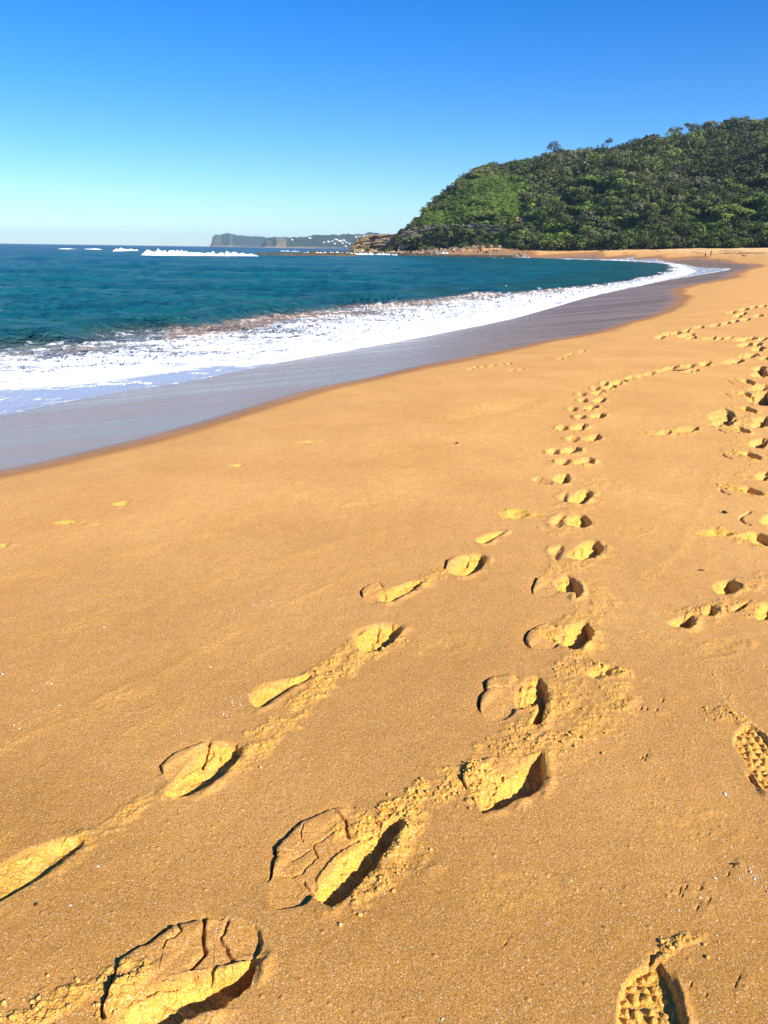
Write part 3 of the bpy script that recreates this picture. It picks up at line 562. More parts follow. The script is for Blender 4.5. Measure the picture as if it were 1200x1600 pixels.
# the wave about to break, and the bore in front of it
leftw = 1 - sst(-8, 6, X2 - 0.02 * Y2)
tight = np.clip(R2 / 30, 0.7, 3)
hc = lerp1(R2, [15, 30, 60, 110, 160], [0.50, 0.46, 0.42, 0.25, 0.10]) * (1 + 0.25 * noise(X2 * 0.15, Y2 * 0.15, 92))
crest = np.exp(-((sF1 - 1.3 * tight) / (1.5 * tight)) ** 2) * (sF1 > 1.3 * tight) + np.exp(-((sF1 - 1.3 * tight) / (0.85 * tight)) ** 2) * (sF1 <= 1.3 * tight)
Z2 += hc * crest
inn = (sF1 < 0.6) & (sF1 > -25) & (R2 < 260) & (sW > -1)
Z2 += np.where(inn, 0.10 * sst(-0.2, -1.0, -np.abs(sF1 + 1.0)) * 0 + 0.10 * sst(0.0, 1.0, sW), 0)
# swash sheet riding up the sand
film_t = -0.05 + 0.062 * sst(-0.02, 0.25, sW); lim = zs + film_t
kz = sst(0.0, 1.2, -sF2 + 0.0)            # 1 well landward of the dense foam
Z2 = np.where(sW < 0, zs - 0.06 - 0.02 * np.minimum(-sW, 40), np.maximum(Z2, zs + np.minimum(film_t, 0.03)))
Z2 = np.where((sW < 0) & (zs > 0.9), np.minimum(zs - 0.5, 0.4), Z2)
# foam
den = np.zeros(X2.shape); silt = np.zeros(X2.shape); film = np.zeros(X2.shape)
z_ = (sF1 < 3) & (sW > -0.2) & (R2 < 330); i_ = np.nonzero(z_)[0]; x = X2[i_]; y = Y2[i_]; r_ = R2[i_]
sc = lerp1(r_, [8, 40, 120, 300], [1.0, 0.8, 0.4, 0.2])
wx = x + 0.35 * fbm(x * 1.2, y * 1.2, 3, 101); wy = y + 0.35 * fbm(x * 1.2, y * 1.2, 3, 102)
ca, sa = math.cos(0.45), math.sin(0.45); u = (wx * ca + wy * sa); v = (-wx * sa + wy * ca) * 1.7
f1, f2, cv = worley(u * 1.8, v * 1.8, 103); lace = 1 - sst(0.0, 0.30, f2 - f1)
g1, g2, cv2 = worley(u * 5.0, v * 5.0, 104); lace2 = 1 - sst(0.0, 0.35, g2 - g1)
big = fbm(u * 0.45, v * 0.45, 4, 105)
nf = np.clip(r_ / 45 - 0.6, 0, 4) * fbm(x * 0.12, y * 0.10, 4, 115); sf1 = sF1[i_] + nf * 0.9; sf2 = sF2[i_]; sw_ = sW[i_]
D_ = sst(0.25, -0.3, sf1 + 0.3 * fbm(x * 1.5, y * 1.5, 3, 106)) * sst(-0.3, 0.25, sf2 + 0.25 * fbm(x * 2, y * 2, 3, 107))
w12 = sst(0, 1, -sf1 / np.maximum(-sf1 + np.maximum(sf2, 0.01), 0.1))          # 0 at the crest, 1 at the front of the foam
leftish = 1 - sst(-12, 2, x - 0.1 * y)
base = 0.66 + 0.75 * w12 - 0.26 * leftish * sst(0.75, 0.35, w12) - 0.10 * leftish
h1_, h2_, cv3 = worley(u * 0.8, v * 0.9, 116)
holes = sst(0.55, 0.9, 0.5 + 0.9 * fbm(u * 1.1, v * 1.6, 4, 117) + 0.35 * (cv3 - 0.5)) * (1 - 0.75 * sst(0.72, 0.95, w12))
dd = D_ * (base + 0.42 * lace + 0.26 * lace2 + 0.6 * big - 0.30 - 0.75 * holes * (1 - 0.7 * lace2) + 0.30 * fbm(u * 1.3, v * 6.5, 4, 118, 0.65))
# swash film, sparse lines of froth
fz = sst(0.0, 0.3, -sf2) * sst(-0.02, 0.05, sw_)
line = np.exp(-((sw_ - 0.05) / (0.045 * np.clip(r_ / 12, 1, 8))) ** 2) * (0.75 + 0.5 * noise(x * 0.8, y * 0.8, 108))
long_ = fbm(u * 0.5, v * 3.2, 5, 109, 0.6)
dd = np.maximum(dd, sst(0.7, 0.1, np.abs(sf2 - 0.05)) * sst(0.2, -0.3, sf1) * (0.9 + 0.3 * big))
df = fz * (0.42 * sst(-0.12, 0.22, long_) + 0.45 * sst(0.0, 0.3, long_) * lace2 + 0.9 * line + 0.35 * sst(0.9, 0.0, -sf2) * (big + 0.6))
den[i_] = np.clip(np.maximum(dd, df), 0, 1.3)
silt[i_] = D_ * sst(0.45, 0.1, w12) * sst(-0.15, 0.35, fbm(x * 0.5, y * 0.5, 3, 110) + 0.5 * sst(-0.36, -0.22, x / y) - 0.25) * sst(140, 50, r_)
film[i_] = sst(-0.4, 0.0, -sf2) * sst(-0.05, 0.02, sw_)
# thin scattered caps behind the break
j_ = np.nonzero((sF1 > 0) & (R2 < 120) & (R2 > 12))[0]
cap = fbm(X2[j_] * 0.8, Y2[j_] * 1.4, 4, 111); den[j_] = np.maximum(den[j_], sst(0.52, 0.72, cap) * sst(9, 1.5, sF1[j_]) * 0.9)
k_ = np.nonzero(den > 0.3)[0]
Z2[k_] += np.clip(den[k_] - 0.3, 0, 0.8) * (0.05 + 0.07 * fbm(X2[k_] * 3, Y2[k_] * 3, 4, 112)) * np.clip(sst(0, 1.2, sF2[k_]) + 0.12, 0, 1) * lerp1(R2[k_], [10, 60], [1.0, 2.0])
shore_f = np.clip(np.sqrt(np.maximum(sF1, 0) / 700.0), 0, 1)
V2 = np.stack([X2, Y2, Z2], 1); F2_ = grid_faces(*SH)[:, ::-1]
keep = ~((sW[F2_].max(1) < -3))
F2_ = F2_[keep]
fo = den[F2_].mean(1) > 0.62
at = {'inner': sst(0.6, -1.6, sF1) * (R2 < 330), 'shore': shore_f, 'foam': np.clip(den, 0, 1), 'silt': np.clip(silt, 0, 1), 'film': np.clip(film, 0, 1)}
def submesh(name, V, Fc, at, mat):
    u_, inv = np.unique(Fc.ravel(), return_inverse=True)
    return mesh_obj(name, V[u_], inv.reshape(Fc.shape), mat, smooth=True, attrs={k: v[u_] for k, v in at.items()})
sea = submesh('sea', V2, F2_[~fo], at, M_SEA); tag(sea, 'teal to navy sea rolling in on the beach', 'sea', kind='structure')
surf = submesh('surf_foam', V2, F2_[fo], at, M_SEA); tag(surf, 'white foam of the wave washing up the wet sand', 'foam', kind='stuff')
print('sea verts', len(X2))

# breakers on the reef outside the bay
def breaker(pxs, tops, base_y, R, label, depth=9):
    n = 160; x = np.linspace(pxs[0], pxs[-1], n); top = lerp1(x, pxs, tops); by = lerp1(x, [pxs[0], pxs[-1]], base_y)
    m_ = 26; V = []
    P = at_r(x, by, R); H = (by - top) * R / F
    H = np.maximum(H, 0.02) * (0.62 + 0.5 * fbm(x * 0.3, x * 0 + R, 4, 120) + 0.22 * noise(x * 1.7, x * 0 + R, 124)) * (0.35 + 0.65 * sst(-0.5, 0.0, fbm(x * 0.12, x * 0 + R * 2, 3, 123))) * sst(0, 0.04, (x - x[0]) / (x[-1] - x[0])) * sst(1, 0.95, (x - x[0]) / (x[-1] - x[0])) * 0.86
    for k in range(m_):
        t = k / (m_ - 1); prof = math.sin(math.pi * min(1, t * 1.15) ** 0.6) if t < 0.87 else max(0, (1 - t) / 0.13 * 0.15)
        yy = P[:, 1] - depth * 0.25 + depth * t; xx = P[:, 0]
        lum = 0.35 * fbm(xx * 0.55, np.full(n, t * 4.0), 4, 121) + 0.2 * fbm(xx * 1.6, np.full(n, t * 9.0), 3, 122)
        zz = H * (prof + lum * (0.35 + prof)) - 0.12
        zz = np.where((np.arange(n) < 1) | (np.arange(n) > n - 2) | (k in (0, m_ - 1)), -0.4, zz)
        V.append(np.stack([xx + 0.3 * lum, yy + lum * 1.2, zz], 1))
    o = mesh_obj('breaking_wave', np.vstack(V), grid_faces(m_, n), M_FOAM, smooth=True)
    tag(o, label, 'wave', 'white waves breaking out beyond the bay'); return o
breaker([92, 103, 112, 122], [386.6, 385.8, 386.2, 387.2], [388.4, 388.6], 400, 'small white breaker nearest the left end of the horizon')
breaker([132, 140, 148, 152, 158], [386.8, 386.4, 385.0, 386.0, 387.4], [388.2, 388.4], 420, 'tiny peaked white breaker between the two small breakers')
breaker([178, 186, 200, 214], [388.6, 387.2, 387.4, 389.4], [393.0, 393.4], 330, 'short flat white breaker just left of the long one')
breaker([222, 228, 240, 262, 285, 292, 300, 330, 345, 362, 385, 405], [385.0, 385.6, 386.4, 386, 386.6, 388.6, 390.4, 391.4, 391.2, 390.4, 391.6, 393], [398, 401.0], 205, 'long white breaker with a tall left end, left of the rock shelf', 12)
breaker([470, 500, 520, 560, 600, 626], [392.0, 391.0, 390.6, 391.4, 391.8, 394], [397.4, 398.0], 300, 'flat band of white water between rock shelf and khaki outcrop', 10)
breaker([438, 450, 468], [391.2, 390.6, 391.6], [393.2, 393.4], 480, 'thin pale wash behind the rock shelf', 8)
breaker([660, 668, 676], [395.4, 394.6, 396], [398, 398.3], 290, 'little white splash in front of the boulders', 4)
breaker([690, 697, 704], [396.8, 395.8, 397.4], [398.8, 399], 285, 'tiny splash just right of the little splash by the boulders', 4)
breaker([757, 770, 790, 806], [402.0, 401.0, 401.2, 402.6], [404.0, 404.6], 232, 'low white ripple breaking below the far strip of sand', 5)

# ------------------------------------------------------------------ the wooded hill
BX = [580, 600, 625, 700, 800, 900, 1000, 1100, 1200, 1400, 1750]; BR = [352, 352, 350, 332, 306, 290, 274, 258, 242, 222, 200]
BY = [392, 391, 389.5, 388.5, 388.2, 388.4, 387.6, 386.6, 385, 380, 372]
CX_ = [580, 600, 622, 632, 645, 665, 690, 715, 740, 760, 785, 820, 850, 870, 900, 930, 960, 1000, 1040, 1080, 1110, 1150, 1200, 1300, 1400, 1750]
CY_ = [392, 391, 376, 366, 356, 340, 319, 300, 285, 279, 278, 276, 272, 268, 266, 263, 259, 255, 249, 241, 234, 229, 226, 216, 209, 190]
CR = [352, 353, 356, 360, 366, 376, 388, 398, 408, 414, 420, 424, 427, 429, 431, 433, 435, 438, 440, 441, 442, 443, 444, 446, 450, 460]
SCARS = [(722, 288, 9, 6), (832, 311, 10, 5), (826, 322, 8, 4), (815, 346, 11, 6), (840, 300, 8, 3), (806, 345, 6, 4)]
def hill_pt(px, v):
    px = np.asarray(px, float); v = np.asarray(v, float)
    Rb = lerp1(px, BX, BR); Rc = lerp1(px, CX_, CR); yb = lerp1(px, BX, BY); yc = lerp1(px, CX_, CY_)
    hz = horizon(px); zb = CAMZ + (hz - yb) * Rb / F - 1.5; zc = CAMZ + (hz - yc) * Rc / F
    w_ = 1 - sst(735, 840, px); vv = np.clip(v, 0, 1)
    g0 = vv ** 0.80
    step = 0.10 * sst(0, 0.12, vv) + 0.26 * sst(0.12, 0.17, vv) + 0.64 * np.clip((vv - 0.17) / 0.83, 0, 1) ** 0.85
    kh = np.clip((zc - zb - 6) / 20, 0, 1)
    g = g0 * (1 - w_) + w_ * (step * kh + (1 - kh) * sst(0, 0.5, vv))
    Rr = Rb + (Rc - Rb) * v; z = zb + (zc - zb) * g
    x0 = np.tan((px - 600) / F * 0.985) * 0 + (px - 600) / F * 1.003 * Rr / 1.0
    P = at_r(px, np.full(px.shape, 388.0), Rr); P[:, 2] = z
    bk = np.maximum(v - 1, 0); P[:, 2] -= bk * bk * 60 * 0 + bk * 35
    amp = (1 - w_ * 0.7) * np.clip(4 * vv * (1.02 - vv), 0, 1)
    P[:, 2] += amp * (7.0 * noise(P[:, 0] / 38, P[:, 1] / 70, 131) + 2.2 * noise(P[:, 0] / 14, P[:, 1] / 25, 132))
    return P
nx, nv = 460, 150
px = np.linspace(600, 1750, nx); v = np.concatenate([np.linspace(-0.06, 0.3, 60), np.linspace(0.31, 1.0, 60), np.linspace(1.03, 2.6, 30)])
VV, PX = np.meshgrid(v, px, indexing='ij'); P = hill_pt(PX.ravel(), VV.ravel())
P[:, 2] += fbm(P[:, 0] / 4, P[:, 1] / 4, 3, 133) * 0.6
qx, qy = proj(P); scar = np.zeros(len(P)); PXr = PX.ravel(); VVr = VV.ravel()
def py_to_v(px_, py_):
    vs = np.linspace(0, 1, 200); q = hill_pt(np.full(200, float(px_)), vs); _, yy = proj(q); return vs[np.argmin(np.abs(yy - py_))]
SC = [(a, py_to_v(a, b), c, d) for a, b, c, d in SCARS]
for (a, vb, c, d) in SC:
    scar = np.maximum(scar, 1 - sst(0.7, 1.3, np.hypot((PXr - a) / c, (VVr - vb) / (d / 130.0)) + 0.3 * fbm(P[:, 0] / 3, P[:, 1] / 5, 2, 134)))
hill = mesh_obj('hill', P, grid_faces(nv, nx)[:, ::1], M_SOIL, smooth=True, attrs={'scar': scar})
tag(hill, 'steep scrub covered hill rising behind the far end of the beach', 'hill', kind='structure')

# cliffs and outcrop: stepped, blocky rock faces
def cliff(name, px0, px1, n, ybase, ytop, R, mat, label, m_=46, back=7.0, seed=140, layers=7, block=2.0, rough=1.0):
    x = np.linspace(px0, px1, n); yb = lerp1(x, *ybase); yt = lerp1(x, *ytop); Rr = lerp1(x, *R)
    V = []
    for k in range(m_):
        t = k / (m_ - 1); up_ = min(1, t / 0.86); st = math.floor(up_ * layers) / layers
        yk = yb + (yt - yb) * up_; Q = at_r(x, yk, Rr)
        fx = Q[:, 0]; lay = np.floor(up_ * layers + 0.35 * noise(fx / 6, fx * 0 + 3, seed))
        f1, f2, cv = worley(fx / block + lay * 3.7, lay * 1.3 + 0.4 * up_ * layers, seed + 1)
        f1b, f2b, cvb = worley(fx / (block * .4) + lay, up_ * layers * 2.2, seed + 2)
        dy = (lay / layers) * back * 0.45 + cv * back * 0.33 * rough + cvb * back * 0.14 * rough + 0.5 * (1 - sst(0, 0.12, f2 - f1)) * rough
        if t > 0.86: dy = dy + (t - 0.86) / 0.14 * back * 2.0
        zz = Q[:, 2] - 1.0 * (k == 0) + (cv - 0.5) * 0.9 * rough * (t > 0.8)
        sc_ = (Rr + dy) / Rr
        V.append(np.stack([Q[:, 0] * sc_, Q[:, 1] * sc_, zz], 1))
    o = mesh_obj(name, np.vstack(V), grid_faces(m_, n), mat); tag(o, label, 'rock'); return o
o = cliff('sandstone_cliff', 622, 800, 420, ([620, 640, 700, 760, 800], [389, 381, 375, 376, 378]), ([620, 628, 645, 700, 760, 800], [372, 362, 355, 350, 350, 358]), ([620, 650, 720, 800], [349, 345, 332, 314]), M_CLIFF, 'dark broken sandstone cliff under the green slope at the headland end', back=6, block=3.0)
o['category'] = 'cliff'
o = cliff('sandstone_outcrop', 545, 634, 260, ([540, 640], [393.5, 392.5]), ([540, 550, 556, 562, 575, 586, 600, 628, 640], [392, 383, 375, 371, 367.8, 366.8, 366.2, 364.5, 364.0]), ([540, 575, 600, 640], [366, 362, 358, 350]), M_KHAKI, 'khaki layered sandstone outcrop at the foot of the headland tip', back=11, seed=150, layers=5, block=5.0)
o['category'] = 'outcrop'
def shelf(name, pl, zt, label, seed, mat, cell=0.7):
    P = np.array([at_r(a, 390, b)[0][:2] for a, b in pl]); mn = P.min(0) - 1; mx = P.max(0) + 1
    nx_ = int(min(520, (mx[0] - mn[0]) / cell)); ny_ = int(min(130, (mx[1] - mn[1]) / cell))
    gx, gy = np.meshgrid(np.linspace(mn[0], mx[0], nx_), np.linspace(mn[1], mx[1], ny_), indexing='ij'); x = gx.ravel(); y = gy.ravel()
    d = dist_pl(x, y, np.vstack([P, P[:1]])) * np.where(inside(x, y, P), 1, -1) + 1.6 * fbm(x / 6, y / 6, 3, seed)
    f1, f2, cv = worley(x / 2.2, y / 2.2, seed + 1); g1, g2, cv2 = worley(x / 0.9, y / 0.9, seed + 2)
    z = -0.7 + sst(-0.6, 0.9, d) * (0.7 + zt * (0.45 + 0.55 * cv)) + 0.18 * (cv2 - 0.5) - 0.3 * (1 - sst(0, 0.15, f2 - f1)) + 0.25 * fbm(x / 1.2, y / 1.2, 3, seed + 3)
    Fc = grid_faces(nx_, ny_); Fc = Fc[(d[Fc].max(1) > -2)]
    u_, inv = np.unique(Fc.ravel(), return_inverse=True)
    o = mesh_obj(name, np.stack([x, y, z], 1)[u_], inv.reshape(Fc.shape), mat); tag(o, label, 'rock shelf'); return o
shelf('rock_shelf', [(398, 226), (440, 224), (500, 232), (562, 250), (560, 262), (480, 254), (410, 240)], 0.95, 'low dark brown rock shelf standing out in the white water', 160, M_SHELF)
shelf('rock_shelf', [(560, 330), (640, 292), (700, 283), (760, 270), (812, 262), (806, 285), (720, 322), (640, 342), (570, 350)], 0.8, 'weedy brown rock shelf below the boulders at the headland foot', 170, M_SHELF)
shelf('rock_shelf', [(478, 352), (540, 342), (600, 336), (620, 345), (560, 362), (490, 368)], 1.1, 'dark low reef in front of the khaki outcrop', 180, M_SHELF)

# boulders
def rock_mesh(seed, mat, sub=3):
    import bmesh
    bm = bmesh.new(); bmesh.ops.create_icosphere(bm, subdivisions=sub, radius=1.0); V = np.array([v.co[:] for v in bm.verts])
    rg = np.random.default_rng(seed); planes = rg.normal(size=(11, 3)); planes /= np.linalg.norm(planes, axis=1)[:, None]; off = rg.uniform(0.5, 0.85, 11)
    for p, o_ in zip(planes, off):
        s = V @ p; V -= np.outer(np.maximum(s - o_, 0), p)
    V += (noise(V[:, 0] * 2.5 + seed, V[:, 1] * 2.5 + V[:, 2] * 1.7, seed) * 0.07)[:, None] * V
    for v, c in zip(bm.verts, V): v.co = c
    me = bpy.data.meshes.new('boulder'); bm.to_mesh(me); bm.free(); me.materials.append(mat); return me
RM = [rock_mesh(s, M_BOULD) for s in range(8)]; RK = [rock_mesh(s + 20, M_KHAKI) for s in range(4)]
def boulder(px, R, z, size, me, group, label, cat='boulder', name='boulder'):
    p = at_r(px, 390, R)[0]; o = bpy.data.objects.new(name, me); COL.objects.link(o)
    o.location = (p[0], p[1], z); o.scale = (size * random.uniform(.8, 1.3), size * random.uniform(.8, 1.2), size * random.uniform(.55, .85))
    o.rotation_euler = (random.uniform(-.4, .4), random.uniform(-.4, .4), random.uniform(0, 6.28)); tag(o, label, cat, group); return o
for k in range(215):                      # boulder apron of the headland
    px = random.uniform(618, 830) ** 1.0; t = random.random(); Rb = lerp1(px, BX, BR)
    if px > 790 and random.random() < 0.5: continue
    R = Rb - 24 + 24 * t; s = random.choice([0.35, 0.45, 0.6, 0.8, 1.1]) * (1.3 - 0.3 * (px - 618) / 212)
    q_ = at_r(px, 390, R)[0]; boulder(px, R, max(0.3, ground_z(q_[0], q_[1])) + 0.15 * s, s, random.choice(RM), 'boulders piled along the foot of the headland', ['small', 'middling', 'large'][0 if s < 0.5 else 1 if s < 0.9 else 2] + ' weathered boulder ' + ('at the left tip of the headland' if px < 650 else 'below the left half of the dark cliff' if px < 700 else 'below the right half of the dark cliff' if px < 755 else 'where the pile thins onto the sand') + (' near the water' if t < 0.35 else ' furthest from the water' if t > 0.7 else ''))
for k in range(70):                       # thin line of stones along the back of the beach
    px = random.uniform(820, 1010); R = lerp1(px, BX, BR) - random.uniform(0, 4)
    p = at_r(px, 390, R)[0]
    boulder(px, R, ground_z(p[0], p[1]) + 0.1, random.uniform(0.25, 0.7), random.choice(RM), 'stones along the back of the beach', 'pale stone between sand and scrub ' + ('next to the boulder pile' if px < 870 else 'in the middle of the line' if px < 940 else 'towards the right end of the line'))
for k in range(22):
    px = random.uniform(556, 634); R = lerp1(px, [540, 575, 600, 640], [360, 356, 352, 344]) - random.uniform(0, 8)
    boulder(px, R, 0.6, random.uniform(0.9, 2.0), random.choice(RK), 'rocks tumbled below the khaki outcrop', 'khaki rock tumbled below the layered outcrop')

# ------------------------------------------------------------------ vegetation
def crown_np(seed, n=620, lobes=9, flat=0.72, leaf=0.085, open_=0.0, tall=1.0):
    rg = np.random.default_rng(seed)
    L = rg.normal(size=(lobes, 3)) * [0.42, 0.42, 0.26]; L[:, 2] += 0.05; Lr = rg.uniform(0.30, 0.55, lobes)
    li = rg.integers(0, lobes, n); d = rg.normal(size=(n, 3)); d /= np.linalg.norm(d, axis=1)[:, None]; d[:, 2] = np.where(d[:, 2] < -0.25, -d[:, 2], d[:, 2])
    rad = Lr[li] * (1 - rg.random(n) ** 2 * (0.25 + open_)); C = L[li] + d * rad[:, None]; C[:, 2] = C[:, 2] * flat * tall
    nrm = d + rg.normal(size=(n, 3)) * 0.45; nrm /= np.linalg.norm(nrm, axis=1)[:, None]
    a = np.cross(nrm, rg.normal(size=(n, 3))); a /= np.linalg.norm(a, axis=1)[:, None]; b_ = np.cross(nrm, a)
    sz = leaf * rg.uniform(0.6, 1.5, n)[:, None]
    V = np.stack([C - a * sz, C + b_ * sz * 0.7, C + a * sz, C - b_ * sz * 0.7], 1).reshape(-1, 3)
    tone = np.clip(0.5 + (cvn := (rg.random(lobes) - 0.5) * 0.5)[li] + (rg.random(n) - 0.5) * 0.55, 0, 1)
    return V, np.repeat(tone, 4)
def crown_mesh(seed, mat, **k):
    V, t = crown_np(seed, **k); Fc = np.arange(len(V)).reshape(-1, 4)
    o = mesh_obj('crown', V, Fc, mat, attrs={'tone': t}, link=False); return o.data
CM = {'dark': [crown_mesh(s, M_DARK, n=760, leaf=0.075) for s in range(6)], 'grey': [crown_mesh(s + 30, M_GREY, n=700, leaf=0.075) for s in range(5)],
      'lite': [crown_mesh(s + 50, M_LITE, n=760, leaf=0.075, flat=0.6) for s in range(5)], 'oliv': [crown_mesh(s + 70, M_OLIV, n=760, leaf=0.075) for s in range(5)]}
def trunk_mesh(seed, h=1.0):
    rg = random.Random(seed); V = []; Fc = []
    def tube(p0, p1, r0_, r1_, segs=4):
        n = 6; base = len(V)
        for k in range(segs + 1):
            t = k / segs; c = Vector(p0).lerp(Vector(p1), t) + Vector((rg.uniform(-.02, .02), rg.uniform(-.02, .02), 0)); r = r0_ + (r1_ - r0_) * t
            for j in range(n): a = 6.283 * j / n; V.append((c.x + r * math.cos(a), c.y + r * math.sin(a), c.z))
        for k in range(segs):
            for j in range(n): Fc.append((base + k * n + j, base + k * n + (j + 1) % n, base + (k + 1) * n + (j + 1) % n, base + (k + 1) * n + j))
    tube((0, 0, -0.3), (0.03, 0.02, 0.75), 0.045, 0.025)
    for k in range(5):
        a = rg.uniform(0, 6.28); z0 = rg.uniform(0.35, 0.7); tube((0.02, 0, z0), (0.30 * math.cos(a), 0.30 * math.sin(a), z0 + rg.uniform(.2, .4)), 0.02, 0.007, 3)
    o = mesh_obj('trunk', np.array(V), np.array(Fc), M_BARK, link=False); return o.data
TM = [trunk_mesh(s) for s in range(4)]
# patches of bright low scrub, in (picture column, height up the slope) of the hill
BRIGHT = [(770, 300, 46, 24), (745, 325, 45, 22), (700, 345, 50, 14), (790, 320, 30, 34), (935, 312, 36, 14), (890, 345, 26, 12), (780, 373, 34, 13), (1110, 352, 40, 9), (1045, 345, 22, 8), (985, 368, 30, 9), (860, 378, 26, 9), (1170, 338, 30, 10), (905, 375, 20, 8), (1110, 375, 24, 8), (820, 340, 24, 14)]
def bright_w(qx, qy):
    w_ = np.zeros(np.shape(qx))
    for (a, b, c, d) in BRIGHT: w_ = np.maximum(w_, 1 - sst(0.6, 1.15, np.hypot((qx - a) / c, (qy - b) / d)))
    return w_
N = 5200
px = np.concatenate([RNG.uniform(618, 1330, N), RNG.uniform(1330, 1740, 500), RNG.uniform(640, 860, 1700)])
v = np.concatenate([RNG.random(N) ** 1.05, RNG.random(500), 0.16 + 0.84 * RNG.random(1700)])
# extra row hugging the beach and along the crest
px = np.concatenate([px, RNG.uniform(800, 1330, 260), RNG.uniform(628, 1330, 420)]); v = np.concatenate([v, RNG.uniform(-0.02, 0.04, 260), RNG.uniform(0.97, 1.04, 420)])
tv = np.linspace(0, 1, 60); epx = []; ev = []
for (a, b_, c, d) in BRIGHT:
    ta = RNG.uniform(0, 6.283, int(c * d / 7)); rr_ = np.sqrt(RNG.random(len(ta))) * 1.05; ex = a + c * rr_ * np.cos(ta); ey = b_ + d * rr_ * np.sin(ta)
    for x_, y_ in zip(ex, ey):
        q = hill_pt(np.full(60, x_), tv); _, yq = proj(q); k = int(np.argmin(np.abs(yq - y_))); epx.append(x_); ev.append(tv[k] + RNG.uniform(-.008, .008))
NE = len(epx); px = np.concatenate([px, epx]); v = np.concatenate([v, ev])
P = hill_pt(px, v); qx, qy = proj(P)
bw = np.maximum(bright_w(qx, qy), bright_w(qx, qy - 6)); u_ = RNG.random(len(px))
wl = 1 - sst(770, 860, px)               # low scrub on the exposed headland end
size = np.where(bw > 0.4, RNG.uniform(1.1, 2.0, len(px)), (1.5 + 4.6 * RNG.random(len(px)) ** 1.7) * (1 - 0.52 * wl))
size = np.where((v > 0.92) & (px > 700), RNG.uniform(1.6, 3.4, len(px)) * (1 - 0.3 * wl), size)
size = np.where((px > 800) & (v < 0.05), RNG.uniform(2.4, 4.2, len(px)), size)
height = size * RNG.uniform(0.8, 1.5, len(px)) * np.where(bw > 0.4, 0.45, 1.0)
bw[-NE:] = 1.0
kindn = fbm(px / 55, v * 7, 3, 190)
kind = np.where(bw > u_ * 0.5 + 0.1, 2, np.where(kindn + (u_ - .5) * 0.8 > 0.22, 3, np.where((v > 0.8) & (u_ < 0.55) | (u_ < 0.22), 1, 0)))
ok = np.ones(len(px), bool); ok &= ~((kind != 2) & ((bw > 0.55) | (bright_w(qx, qy - 9) > 0.6)) & (RNG.random(len(px)) < 0.88)); tonelf = fbm(P[:, 0] / 16, P[:, 1] / 30, 3, 197)
for (a, vb, c, d) in SC: ok &= np.hypot((px - a) / (c * 0.9), (v - vb + 0.01) / (d / 110.0)) > 1
wcl = 1 - sst(770, 830, px); ok &= ~((px < 745) & (v > 0.085) & (v < 0.15)); ok &= ~((px < 655) & (v < 0.16) & (u_ < 0.8)); ok &= ~((px < 640) & (v < 0.3))
size[px < 660] *= 0.7; height[px < 660] *= 0.6
cpx = RNG.uniform(638, 800, 130); cyy = lerp1(cpx, [638, 700, 760, 800], [372, 366, 366, 366]) + RNG.normal(0, 6, 130) + 3; cR = lerp1(cpx, [620, 650, 720, 800], [349, 345, 332, 314]) + 1.0
CP = np.array([at_r(a, b_, c_)[0] for a, b_, c_ in zip(cpx, cyy, cR)])
# a few deep gullies left open
gul = fbm(px / 38, v * 3.0, 2, 195); ok &= ~((gul < -0.36) & (px > 830) & (v < 0.9) & (v > .05))
nc_ = len(cpx); P = np.vstack([P, CP]); px = np.concatenate([px, cpx]); v = np.concatenate([v, np.full(nc_, 0.1)]); size = np.concatenate([size, RNG.uniform(0.8, 2.2, nc_)]); height = np.concatenate([height, np.full(nc_, 0.5)])
kind = np.concatenate([kind, RNG.choice([0, 2, 3, 3], nc_)]); ok = np.concatenate([ok, np.ones(nc_, bool)]); tonelf = np.concatenate([tonelf, np.zeros(nc_)]); qx, qy = proj(P)
I = np.nonzero(ok)[0]; print('plants', len(I))
ap = size[I] / P[I, 1] * np.where((qx[I] > 610) & (qx[I] < 1195), 1, 0.2) * np.where(px[I] > 790, 1, 0.6) * np.where((v[I] < 0.5) | (v[I] > .95), 1.1, 0.9)
order = I[np.argsort(-ap)]; solo = order[:285]; rest = order[285:]
KN = ['dark', 'grey', 'lite', 'oliv']
NM = ['coastal_tree', 'grey_green_tree', 'bright_shrub', 'olive_tree']
LB = ['dark green rounded tree in the dense cover of the hillside', 'grey green coastal tree in the dense cover of the hillside', 'bright green low shrub in a sunny patch of the hillside', 'olive green rounded tree in the dense cover of the hillside']
CT = ['tree', 'tree', 'shrub', 'tree']
